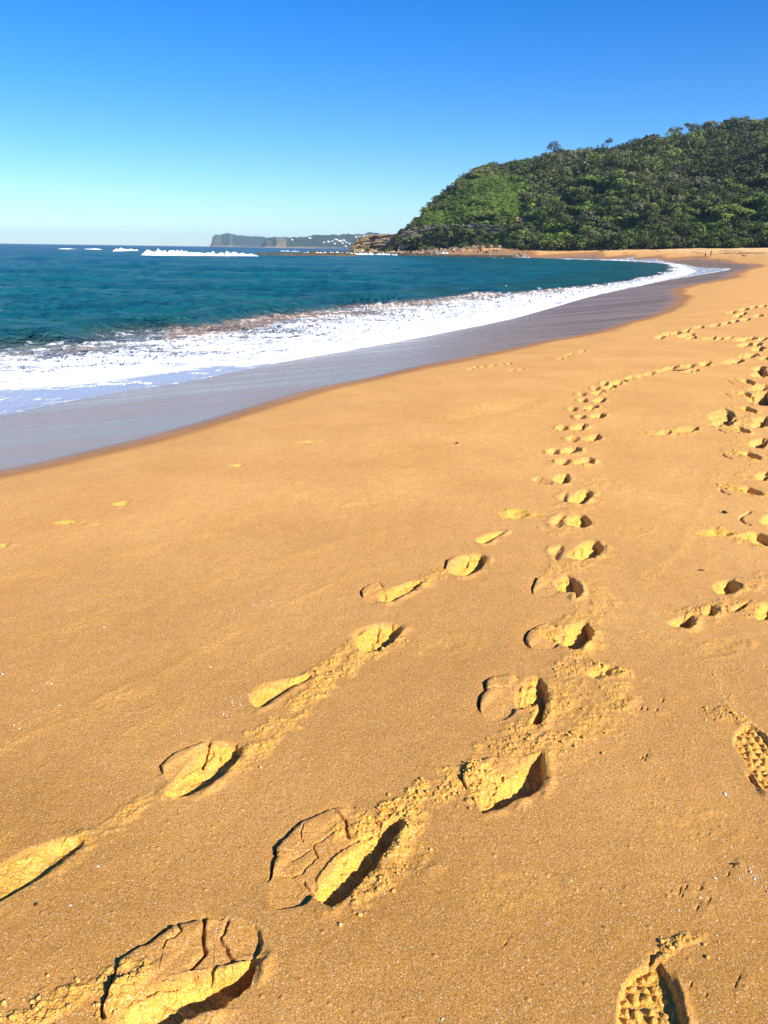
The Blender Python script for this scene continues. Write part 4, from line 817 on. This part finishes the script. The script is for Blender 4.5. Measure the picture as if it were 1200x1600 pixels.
for i in solo:
    k = int(kind[i]); r = empty(NM[k], (P[i, 0], P[i, 1], P[i, 2] - 0.3))
    a_ = px[i]; zone = ('above the dark cliff' if a_ < 760 else 'above the bushes left of centre' if a_ < 880 else 'above the middle of the far sand' if a_ < 1010 else 'above the end of the surf' if a_ < 1085 else 'above the two walkers' if a_ < 1150 else 'above the dog' if a_ < 1200 else 'past the dog')
    hi = 'at the hill foot' if v[i] < 0.08 else 'low on the hill' if v[i] < 0.3 else 'halfway up the hill' if v[i] < 0.65 else 'high on the hill' if v[i] < 0.93 else 'on the ridge'
    sz = 'big' if size[i] > 4.6 else 'small' if size[i] < 3 else 'medium'
    tag(r, sz + ' ' + ['dark green tree', 'grey green tree', 'bright green shrub', 'olive green tree'][k] + ' ' + hi + ' ' + zone, CT[k], ['dark trees on the hill', 'grey green trees on the hill', 'bright shrubs on the hill', 'olive trees on the hill'][k])
    h = height[i]; c = bpy.data.objects.new('crown', random.choice(CM[KN[k]])); COL.objects.link(c); c.parent = r; c.location = (0, 0, h * 0.55 + 0.3); s = size[i]; c.scale = (s, s, s * random.uniform(.75, 1.05)); c.rotation_euler = (0, 0, random.uniform(0, 6.28))
    t = bpy.data.objects.new('trunk', random.choice(TM)); COL.objects.link(t); t.parent = r; t.scale = (s * 1.2, s * 1.2, h * 0.9 + 0.3)
for k in range(4):
    ii = rest[kind[rest] == k]; Vs = []; Ts = []
    base = [crown_np(300 + k * 10 + j, n=400, leaf=0.090, lobes=8, flat=0.6 if k == 2 else 0.78) for j in range(5)]
    for i in ii:
        V, t = base[i % 5]; a = RNG.uniform(0, 6.28); ca, sa = math.cos(a), math.sin(a); s = size[i]
        W_ = np.stack([(V[:, 0] * ca - V[:, 1] * sa) * s + P[i, 0], (V[:, 0] * sa + V[:, 1] * ca) * s + P[i, 1], V[:, 2] * s * RNG.uniform(.8, 1.15) + P[i, 2] + height[i] * 0.5], 1)
        Vs.append(W_); Ts.append(np.clip(t + RNG.uniform(-.2, .2) + 0.55 * tonelf[i], 0, 1))
    V = np.vstack(Vs); o = mesh_obj(['dark_forest', 'grey_green_forest', 'bright_scrub', 'olive_forest'][k], V, np.arange(len(V)).reshape(-1, 4), [M_DARK, M_GREY, M_LITE, M_OLIV][k], attrs={'tone': np.concatenate(Ts)})
    tag(o, ['dark green forest cover on the hill', 'grey green forest cover on the hill', 'bright green scrub cover on the hill', 'olive green forest cover on the hill'][k], 'forest', kind='stuff'); print(k, len(ii))
# trees standing above the skyline
SKM = [crown_mesh(400 + s, M_GREY, n=520, leaf=0.075, lobes=7, flat=0.95, open_=0.4) for s in range(3)] + [crown_mesh(410 + s, M_DARK, n=560, leaf=0.07, lobes=8, flat=1.1, open_=0.3) for s in range(3)]
for (a, yt, hw, var, lab) in [(867, 217, 7, 3, 'lone tree with a round crown standing clear above the left part of the ridge'), (1058, 191, 9, 1, 'broad greyish tree on the ridge left of the two thin-crowned ones'), (1086, 188, 8, 0, 'thin-crowned tree on the ridge, left one of the close pair with bare trunks'),
                              (1103, 184, 9, 2, 'thin-crowned tree on the ridge, right one of the close pair with bare trunks'), (951, 213, 5, 4, 'small pointed tree on the ridge between the lone tree and the leaning one'), (992, 210, 8, 5, 'leaning dark tree on the ridge left of the broad greyish tree'),
                              (1146, 178, 7, 3, 'dark tree near the top of the ridge right of the close pair'), (1166, 177, 8, 4, 'dark round tree on the ridge top beside the photo edge'), (1197, 179, 7, 5, 'tree at the right end of the ridge cut by the photo edge'),
                              (772, 256, 6, 4, 'dark tree at the upper edge of the bright scrub slope')]:
    b_ = hill_pt(np.array([float(a)]), np.array([0.99]))[0]; Rr = b_[1]; top = at_r(a, yt, Rr)[0]
    r = empty('ridge_tree', (top[0], Rr, b_[2] - 0.5)); tag(r, lab, 'tree'); s = hw * Rr / F * 1.5; H = top[2] - b_[2] + 0.0
    c = bpy.data.objects.new('crown', SKM[var]); COL.objects.link(c); c.parent = r; c.scale = (s, s, s * 0.9); c.location = (0, 0, H - s * 0.9); c.rotation_euler = (0, 0, a)
    t = bpy.data.objects.new('trunk', TM[a % 4]); COL.objects.link(t); t.parent = r; t.scale = (s * 1.3, s * 1.3, H * 0.95)

# ------------------------------------------------------------------ distant headlands with houses
def mat_far():
    b = NB('far_scrub', 0.9, 0.1); n = b.noise(0.02, 6, 0.7); n2 = b.noise(0.006, 5, 0.6, vec=b.mapping((1, 1, 3))); ck = b.attr('rock')
    c = b.mix(b.ramp(n, [(0.35, 0.0), (0.65, 1.0)]), (0.022, 0.036, 0.018), (0.055, 0.075, 0.035))
    r = b.mix(b.ramp(n2, [(0.4, 0.0), (0.6, 1.0)]), (0.13, 0.10, 0.085), (0.36, 0.27, 0.17)); b.col(b.mix(ck, c, r)); b.nrm(b.bump(n, 1.0, 12)); return b.m
M_FAR = mat_far()
def ridge(xs, ys, R, depth, name, label, rocks, seed, n=500, rough=1.0):
    x = np.linspace(xs[0], xs[-1], n); yt = lerp1(x, xs, ys); hz = horizon(x); H = np.maximum((hz - yt) * R / F + CAMZ, 0.0)
    rows = []; rk = []
    for k, t in enumerate(np.concatenate([np.linspace(0, 1, 26), np.linspace(1.08, 3, 10)])):
        cl = np.zeros(n)
        for (a, b, c) in rocks: cl = np.maximum(cl, c * (1 - sst(0.7, 1.1, np.abs(x - (a + b) / 2) / ((b - a) / 2))))
        g = (t ** 0.75) if t <= 1 else max(0, 1 - (t - 1) * 0.4)
        gc = sst(0.02, 0.22, t) * 0.8 + 0.2 * min(t, 1)
        z = H * (g * (1 - cl) + (gc if t <= 1 else g) * cl); Q = at_r(x, 388, R + depth * t * (1 - 0.0))
        z = z + (noise(Q[:, 0] / 30, Q[:, 1] / 60, seed) * 5 + noise(Q[:, 0] / 11, Q[:, 1] / 20, seed + 1) * 2.6 * rough) * min(1, t * 3) * np.clip(H / 30, 0, 1)
        z = z * R / R if t == 0 else z
        rows.append(np.stack([Q[:, 0], Q[:, 1], z - (1.5 if k == 0 else 0)], 1)); rk.append(np.clip(cl * (0.9 if t < 0.75 else 0) + (0.75 if t < 0.07 else 0), 0, 1))
    o = mesh_obj(name, np.vstack(rows), grid_faces(36, n), M_FAR, smooth=True, attrs={'rock': np.concatenate(rk)}); tag(o, label, 'headland', kind='structure'); return x, H
ridge([328, 331, 333, 337, 345, 352, 359, 368, 375, 395, 405, 412, 420, 432, 445, 470, 500], [384.6, 380, 370, 367.5, 366.5, 365.6, 364.8, 366.5, 368, 369.2, 370.2, 370.8, 371.2, 371, 370.5, 372, 376], 3900, 500, 'headland_terrain', 'distant blue grey headland with a blunt cliff end across the sea', [(329, 346, 0.55), (358, 364, .3)], 200)
ridge([408, 414, 425, 440, 452, 470, 485, 500, 520, 540, 560, 575, 590, 610, 640, 700], [386, 375, 371.5, 370.8, 371.5, 371, 369, 367, 366, 366.5, 365.6, 363.8, 364.2, 366, 368, 372], 2900, 420, 'headland_terrain', 'nearer distant headland with a yellow cliff and white houses', [(430, 448, 0.55), (414, 424, .2)], 210)
def house_mesh(w_, d_, h_):
    V = [(-w_, -d_, 0), (w_, -d_, 0), (w_, d_, 0), (-w_, d_, 0), (-w_, -d_, h_), (w_, -d_, h_), (w_, d_, h_), (-w_, d_, h_)]
    Fc = [(0, 1, 5, 4), (1, 2, 6, 5), (2, 3, 7, 6), (3, 0, 4, 7), (4, 5, 6, 7)]
    wl_ = mesh_obj('wall', np.array(V), np.array(Fc), M_WHITE, link=False).data
    e = 0.6; V = [(-w_ - e, -d_ - e, h_ + .02), (w_ + e, -d_ - e, h_ + .02), (w_ + e, d_ + e, h_ + .02), (-w_ - e, d_ + e, h_ + .02), (-w_ * 0.6, 0, h_ + 2.4), (w_ * 0.6, 0, h_ + 2.4)]
    Fc = [(0, 1, 5, 4), (1, 2, 5, 5), (2, 3, 4, 5), (3, 0, 4, 4)]
    me = bpy.data.meshes.new('roof'); me.from_pydata(V, [], [(0, 1, 5, 4), (1, 2, 5), (2, 3, 4, 5), (3, 0, 4), (3, 2, 1, 0)]); me.materials.append(M_ROOF)
    V = []; Fc = []
    for s in (-0.6, -0.05, 0.5):
        for z0 in (1.0, 4.6):
            if z0 + 1.6 > h_: continue
            b = len(V); x0 = w_ * s - 0.9; V += [(x0, -d_ - .04, z0), (x0 + 1.9, -d_ - .04, z0), (x0 + 1.9, -d_ - .04, z0 + 1.6), (x0, -d_ - .04, z0 + 1.6), (x0, -d_ + .2, z0), (x0 + 1.9, -d_ + .2, z0), (x0 + 1.9, -d_ + .2, z0 + 1.6), (x0, -d_ + .2, z0 + 1.6)]
            Fc += [(b, b + 1, b + 2, b + 3), (b + 1, b + 5, b + 6, b + 2), (b, b + 3, b + 7, b + 4), (b + 3, b + 2, b + 6, b + 7), (b, b + 4, b + 5, b + 1)]
    wn = mesh_obj('window', np.array(V), np.array(Fc), M_GLASS, link=False).data
    return wl_, me, wn
M_WHITE = mat_flat('white_render', (0.82, 0.80, 0.76), 0.8, 0.05); M_ROOF = mat_flat('house_roof', (0.45, 0.42, 0.40), 0.8, 0.1); M_GLASS = mat_flat('window_glass', (0.03, 0.04, 0.05), 0.15, 0.1)
HM = [house_mesh(9, 5, 7.5), house_mesh(6, 5, 6.5), house_mesh(12, 6, 9)]
for k, (a, y, m_) in enumerate([(506, 378, 1), (513, 377, 0), (519, 376, 1), (525, 374, 2), (531, 376, 2), (537, 375, 0), (541, 378, 1), (535, 379, 1), (546, 380, 1), (484, 371.5, 0), (456, 374.0, 1), (563, 372.5, 1), (556, 369.4, 0), (562, 369.0, 1), (569, 368.6, 2), (575, 367.8, 2), (600, 367.2, 1), (607, 367.4, 1), (540, 384, 1), (551, 383, 1), (523, 380, 1)]):
    Rr = 2900 if y > 370 else 2980; Rr = Rr + (386 - y) / 20 * 180 - 60
    p = at_r(a, y, Rr)[0]; r = empty('house', (p[0], p[1], p[2] - 3), random.uniform(-.4, .4)); tag(r, 'white house among the trees of the distant headland', 'house', 'white houses on the distant headland')
    for nm, me in zip(('wall', 'roof', 'window'), HM[m_]):
        c = bpy.data.objects.new(nm, me); COL.objects.link(c); c.parent = r; c.scale = (0.5, 0.6, 0.5)

# ------------------------------------------------------------------ the two walkers, the dog
def skin(name, J, E, mat, parent=None, root=0, sub=1):
    me = bpy.data.meshes.new(name); me.from_pydata([j[:3] for j in J], E, []); o = bpy.data.objects.new(name, me); COL.objects.link(o)
    me.materials.append(mat)
    m1 = o.modifiers.new('skin', 'SKIN'); m1.use_smooth_shade = True
    for i, j in enumerate(J): me.skin_vertices[0].data[i].radius = (j[3], j[4] if len(j) > 4 else j[3]); me.skin_vertices[0].data[i].use_root = (i == root)
    m2 = o.modifiers.new('sub', 'SUBSURF'); m2.levels = sub; m2.render_levels = sub
    if parent: o.parent = parent
    return o
M_SKIN = mat_flat('skin', (0.45, 0.26, 0.18), 0.5, 0.06, 30); M_HAIR = mat_flat('dark_hair', (0.03, 0.02, 0.015), 0.6, 0.2, 60)
M_TEE = mat_flat('pale_shirt', (0.72, 0.70, 0.68), 0.9, 0.05, 20); M_BLK = mat_flat('black_cloth', (0.018, 0.018, 0.022), 0.9, 0.2, 20); M_MAR = mat_flat('dark_maroon_cloth', (0.055, 0.015, 0.014), 0.9, 0.2, 20)
def person(px, R, face, label, shirt, shorts, long_sleeve):
    p = at_r(px, 390, R)[0]; z = ground_z(p[0], p[1]); r = empty('person', (p[0], p[1], z), face); tag(r, label, 'person', 'people walking on the far sand')
    J = [(0, 0, .95, .13, .09), (0, 0, 1.12, .12, .085), (0, 0, 1.33, .15, .10), (0, 0, 1.44, .09, .08), (0, .01, 1.52, .05), (0, .02, 1.60, .07, .085), (0, .02, 1.70, .075, .09),
         (.17, 0, 1.40, .055), (.22, -.06, 1.14, .042), (.23, .06, .93, .033), (.23, .10, .84, .03), (-.17, 0, 1.40, .055), (-.22, .07, 1.14, .042), (-.23, .22, .96, .033), (-.23, .26, .89, .03),
         (.09, 0, .88, .085), (.10, .16, .50, .058), (.10, .13, .10, .038), (.10, .25, .04, .035), (-.09, 0, .88, .085), (-.10, -.05, .49, .058), (-.10, -.30, .13, .038), (-.10, -.22, .035, .035)]
    E = [(0, 1), (1, 2), (2, 3), (3, 4), (4, 5), (5, 6), (3, 7), (7, 8), (8, 9), (9, 10), (3, 11), (11, 12), (12, 13), (13, 14), (0, 15), (15, 16), (16, 17), (17, 18), (0, 19), (19, 20), (20, 21), (21, 22)]
    skin('body', J, E, M_SKIN, r)
    k = 1.18
    Js = [(0, 0, .93, .15, .11), (0, 0, 1.12, .145, .105), (0, 0, 1.33, .175, .12), (0, 0, 1.45, .10, .09), (.18, 0, 1.41, .075), (.215, -.045, 1.20, .06), (-.18, 0, 1.41, .075), (-.215, .05, 1.20, .06)]
    Es = [(0, 1), (1, 2), (2, 3), (3, 4), (4, 5), (3, 6), (6, 7)]
    if long_sleeve: Js += [(.235, .05, .96, .045), (-.235, .21, .98, .045)]; Es += [(5, 8), (7, 9)]
    skin('shirt', Js, Es, shirt, r)
    leg = .52 if not long_sleeve else .14
    Jp = [(0, 0, .97, .15, .11), (.09, 0, .86, .105), (.10, .13, .55, .08), (-.09, 0, .86, .105), (-.10, -.045, .53, .08)]; Ep = [(0, 1), (1, 2), (0, 3), (3, 4)]
    skin('shorts', Jp, Ep, shorts, r)
    skin('hair', [(0, .0, 1.74, .08, .09), (0, -.03, 1.66, .075, .07), (0, -.045, 1.58, .05)], [(0, 1), (1, 2)], M_HAIR, r)
def stand_R(px, py):                      # distance at which the sand meets this line of sight
    for R in np.arange(30, 330, 0.5):
        q = at_r(px, py, R)[0]
        if ground_z(q[0], q[1]) >= q[2]: return R
    return 200
R1 = stand_R(1104, 402.6); R2_ = stand_R(1111.5, 402.0); print('people R', R1, R2_)
person(1103.6, R1, 1.9, 'person in a pale top and black shorts walking on the far sand', M_TEE, M_BLK, False)
person(1112.0, R2_, 1.7, 'person in dark maroon and black clothing walking on the far sand', M_MAR, M_BLK, True)
M_FUR = mat_flat('brown_fur', (0.09, 0.05, 0.03), 0.9, 0.3, 40)
def dog(px, py):
    R = stand_R(px, py); p = at_r(px, 390, R)[0]; r = skin('dog', [(0, -.28, .42, .10), (0, 0, .43, .11), (0, .26, .44, .13), (0, .38, .56, .07), (0, .44, .68, .075), (0, .58, .64, .045),
        (.07, -.28, .38, .06), (.08, -.24, .26, .04), (.08, -.34, .14, .025), (.08, -.31, .02, .025), (-.07, -.28, .38, .06), (-.08, -.22, .26, .04), (-.08, -.32, .14, .025), (-.08, -.29, .02, .025),
        (.07, .27, .34, .05), (.07, .28, .17, .028), (.07, .30, .02, .025), (-.07, .27, .34, .05), (-.07, .30, .17, .028), (-.07, .33, .02, .025), (0, -.38, .50, .03), (0, -.52, .64, .018), (.05, .42, .78, .02), (-.05, .42, .78, .02)],
        [(0, 1), (1, 2), (2, 3), (3, 4), (4, 5), (0, 6), (6, 7), (7, 8), (8, 9), (0, 10), (10, 11), (11, 12), (12, 13), (2, 14), (14, 15), (15, 16), (2, 17), (17, 18), (18, 19), (0, 20), (20, 21), (4, 22), (4, 23)], M_FUR, root=1)
    r.location = (p[0], p[1], ground_z(p[0], p[1])); r.rotation_euler = (0, 0, 1.2); tag(r, 'small dark dog on the sand to the right of the walkers', 'dog')
dog(1163.5, 402.3)

# ------------------------------------------------------------------ small things on the sand
M_GRIT = mat_flat('shell_grit', (0.62, 0.50, 0.38), 0.7, 0.35, 300); M_SHELL = mat_flat('shell_white', (0.80, 0.76, 0.70), 0.4, 0.08, 90); M_WEED = mat_flat('dried_seaweed', (0.06, 0.035, 0.02), 0.9, 0.3, 60)
def shell_mesh(seed):
    rg = np.random.default_rng(seed); n, m_ = 14, 7; V = []
    for k in range(m_):
        t = k / (m_ - 1)
        for j in range(n):
            a = math.pi * (j / (n - 1)); rr_ = t * (1 + 0.06 * math.cos(9 * a)) * (0.8 + 0.2 * rg.random() * (k == m_ - 1))
            V.append((rr_ * math.cos(a), rr_ * math.sin(a), 0.32 * math.sin(math.pi * min(1, t * 0.9 + .1)) * (0.6 + 0.4 * math.sin(a)) + 0.02 * math.cos(18 * a) * t))
    o = mesh_obj('shell', np.array(V), grid_faces(m_, n), M_SHELL, smooth=True, link=False); me = o.data; return me
SM = [shell_mesh(s) for s in range(3)]
Zg = Z.reshape(-1)
def surf_z(x, y):
    i = np.argmin((X - x) ** 2 + (Y - y) ** 2); return Zg[i]
for (a, y, s) in [(1134, 1240, 3.2), (893, 1379, 2.6), (1117, 1374, 2.4), (1178, 1374, 2.2), (1093, 1404, 2.4), (1120, 1464, 2.0), (657, 1558, 2.4), (692, 1594, 2.6), (153, 1355, 2.6), (110, 1414, 2.2), (161, 979, 2.6), (329, 1042, 2.2), (2, 1052, 2.6), (1193, 1040, 2.0), (93, 1101, 2.2), (850, 1150, 1.8), (1060, 1423, 2.0), (258, 1568, 2.0)]:
    p = gp([(a, y)])[0]; o = bpy.data.objects.new('shell_fragment', random.choice(SM)); COL.objects.link(o); sc = s / F * np.linalg.norm(p - CAM)
    o.location = (p[0], p[1], surf_z(p[0], p[1]) + sc * 0.05); o.scale = (sc, sc, sc); o.rotation_euler = (random.uniform(-.3, .3), random.uniform(-.3, .3), random.uniform(0, 6.28)); o['solidify'] = 0
    sm = o.modifiers.new('s', 'SOLIDIFY'); sm.thickness = 0.12; tag(o, 'tiny white shell fragment lying on the firm sand', 'shell', 'white shell fragments on the sand')
def twig(a, y, L, ang, label, w_=1.6):
    p = gp([(a, y)])[0]; k = np.linalg.norm(p - CAM) / F; n = 9; V = []; ln = L * k; rad = w_ * k * 0.5; rg = random.Random(a)
    for i in range(n):
        t = i / (n - 1) - 0.5; r = rad * (1.15 - abs(t) * 1.5); cx = t * ln; cy = rg.uniform(-.12, .12) * ln * 0.4; cz = rad * 0.9 + 0.18 * ln * max(0, t) ** 2
        for j in range(7): b = 6.283 * j / 7; V.append((cx, cy + r * math.cos(b), cz + r * math.sin(b)))
    Fc = [(i * 7 + j, i * 7 + (j + 1) % 7, (i + 1) * 7 + (j + 1) % 7, (i + 1) * 7 + j) for i in range(n - 1) for j in range(7)]
    o = mesh_obj('twig', np.array(V), np.array(Fc), M_WEED, smooth=True); o.location = (p[0], p[1], surf_z(p[0], p[1])); o.rotation_euler = (0, 0, ang); tag(o, label, 'twig')
twig(714, 693, 6, 0.8, 'dark bit of twig alone on the smooth sand left of the footprint trail', 3)
twig(1095, 892, 10, -0.2, 'dark sliver of twig above the yellow heel pits at right', 2.2)
twig(1132, 802, 8, 2.2, 'dark stubby twig stuck by the shelly streak at right', 4)
twig(1062, 580, 24, 0.05, 'long thin stick lying on the sand below the far footprints', 1.6)
twig(1149, 1352, 12, 0.1, 'dark splinter on the sand between boot print and right edge', 3)
twig(57, 1414, 5, 1.0, 'dark crumb of twig under the long print at left', 4)
def weed_mesh(seed):
    rg = random.Random(seed); V = []; Fc = []
    for s in range(26):
        a = rg.uniform(0, 6.28); x0, y0 = rg.gauss(0, .45), rg.gauss(0, .16); b = len(V); h = rg.uniform(.05, .22)
        for i in range(5):
            t = i / 4; x = x0 + t * .6 * math.cos(a) + .05 * math.sin(7 * t + s); y = y0 + t * .3 * math.sin(a); z = h * math.sin(math.pi * t) + .01
            V += [(x, y, z), (x + .02, y + .06, z + .02)]
        Fc += [(b + 2 * i, b + 2 * i + 1, b + 2 * i + 3, b + 2 * i + 2) for i in range(4)]
    return mesh_obj('seaweed', np.array(V), np.array(Fc), M_WEED, link=False).data
WM = [weed_mesh(s) for s in range(3)]
for (a, y, s) in [(1134, 396.6, 1.6), (1140, 396.8, 1.2), (1148, 396.4, 1.6), (1158, 396.5, 1.8), (1164, 396.4, 1.4), (1170, 396.4, 2.0), (1177, 396.3, 1.6), (1183, 396.4, 1), (1193, 396.4, 1.4), (1132, 392.2, 1.2), (1140, 392.6, 1), (1150, 392.8, 1.2), (1160, 392.8, .8), (1095, 396.4, 1.2), (1087, 394.4, 1), (1096, 390.4, 1), (1120, 398, 1), (980, 396, 1.1), (940, 393, 1.0), (1030, 393.4, 1.1), (880, 392.6, 1), (860, 393.4, .9)]:
    R = stand_R(a, y); p = at_r(a, 390, R)[0]; o = bpy.data.objects.new('seaweed_clump', random.choice(WM)); COL.objects.link(o); o.location = (p[0], p[1], ground_z(p[0], p[1]) + .03); o.scale = (s, s, s * 0.8)
    o.rotation_euler = (0, 0, random.uniform(-.3, .3)); tag(o, 'dark clump of dried seaweed on the high line of the far sand', 'seaweed', 'seaweed clumps along the far sand')
# stuff: crumbs of sand and shelly grit
def scatter(name, lines, n, spread, size, mat, seed, label, cat, loose_a=None):
    import bmesh
    rg = np.random.default_rng(seed); bm = bmesh.new(); bmesh.ops.create_icosphere(bm, subdivisions=1, radius=1.0); B = np.array([v.co[:] for v in bm.verts]); Fb = np.array([[v.index for v in f.verts] for f in bm.faces]); bm.free()
    Vs = []; Fs = []; off = 0; lens = [len(l) for l in lines]; tot = sum(w for _, w in lines)
    for l, w_ in lines:
        Pl = catmull(gp(l)[:, :2], 6); c = int(n * w_ / tot); t = rg.uniform(0, len(Pl) - 1.001, c); i = t.astype(int); q = Pl[i] + (Pl[i + 1] - Pl[i]) * (t - i)[:, None] + rg.normal(size=(c, 2)) * spread
        # height from the beach mesh: nearest polar cell
        r_ = np.hypot(q[:, 0], q[:, 1]); a_ = np.arctan2(q[:, 0], q[:, 1]); ri = np.clip(np.searchsorted(RB, r_), 0, len(RB) - 1); ai = np.clip(np.searchsorted(AB, a_), 0, len(AB) - 1)
        z = ZB[ri, ai]; s = size * np.minimum(0.35 * rg.pareto(1.7, c) + 0.35, 3.4)
        for k in range(c):
            D = B * (1 + rg.uniform(-.3, .3, (len(B), 1))) * s[k] * [1, 1, .8]; Vs.append(D + [q[k, 0], q[k, 1], z[k] + s[k] * .3]); Fs.append(Fb + off); off += len(B)
    V = np.vstack(Vs); o = mesh_obj(name, V, np.vstack(Fs), mat, smooth=True, attrs={'wet': np.zeros(len(V)), 'near_dark': np.zeros(len(V)), 'pale': np.zeros(len(V)), 'loose': np.full(len(V), loose_a or 0)}); tag(o, label, cat, kind='stuff')
ZB = Z.reshape(len(Z) // (60 + 1330 + 60), -1)
RB = np.hypot(X, Y).reshape(ZB.shape)[:, 0]; AB = np.concatenate([np.radians(np.linspace(-180, -37.5, 60)), az_d, np.radians(np.linspace(37.5, 180, 60))])
scatter('sand_crumbs', [([(560, 1300), (620, 1270), (680, 1235), (740, 1205)], 5), ([(560, 1410), (600, 1360), (640, 1300)], 3), ([(0, 1600), (60, 1585), (160, 1550)], 2.5), ([(160, 1585), (185, 1560), (215, 1535)], 1), ([(380, 1185), (450, 1120), (500, 1070), (560, 1030), (610, 1000)], 4), ([(840, 1175), (900, 1150), (950, 1110)], 2.5), ([(790, 1180), (850, 1120), (900, 1040)], 2.5), ([(1020, 1510), (1050, 1480), (1095, 1462)], 0.8), ([(1130, 1115), (1165, 1130)], 1.0), ([(1100, 960), (1150, 945), (1200, 960)], 2), ([(1120, 830), (1160, 840), (1200, 850)], 2), ([(655, 912), (720, 885)], 1.5), ([(735, 1200), (745, 1250)], 1.2), ([(1160, 765), (1165, 712), (1155, 672), (1162, 640)], 2)],
        4200, 0.042, 0.0019, M_SAND, 500, 'crumbs of yellow sand kicked up along the footprints', 'sand crumbs', 0.4)
scatter('shell_grit', [(l, 1.0) for l in GRITS[:-1]], 1500, 0.022, 0.0011, M_GRIT, 501, 'thin streaks of pale shelly grit left by the tide', 'shell grit')

# ------------------------------------------------------------------ haze
hb = mesh_obj('haze', np.array([(x, y, z) for z in (-12, 120) for y in (-8600, 8600) for x in (-8600, 8600)], float), np.array([(0, 2, 3, 1), (4, 5, 7, 6), (0, 1, 5, 4), (2, 6, 7, 3), (0, 4, 6, 2), (1, 3, 7, 5)]))
hm = bpy.data.materials.new('haze'); hm.use_nodes = True; t = hm.node_tree; t.nodes.clear(); ho = t.nodes.new('ShaderNodeOutputMaterial'); hv = t.nodes.new('ShaderNodeVolumePrincipled')
hv.inputs['Color'].default_value = (0.50, 0.76, 1.0, 1); hv.inputs['Density'].default_value = 1.0e-4; hv.inputs['Anisotropy'].default_value = 0.0; t.links.new(hv.outputs[0], ho.inputs['Volume'])
hb.data.materials.append(hm); tag(hb, 'thin sea haze that pales the distant headlands', 'haze', kind='stuff')
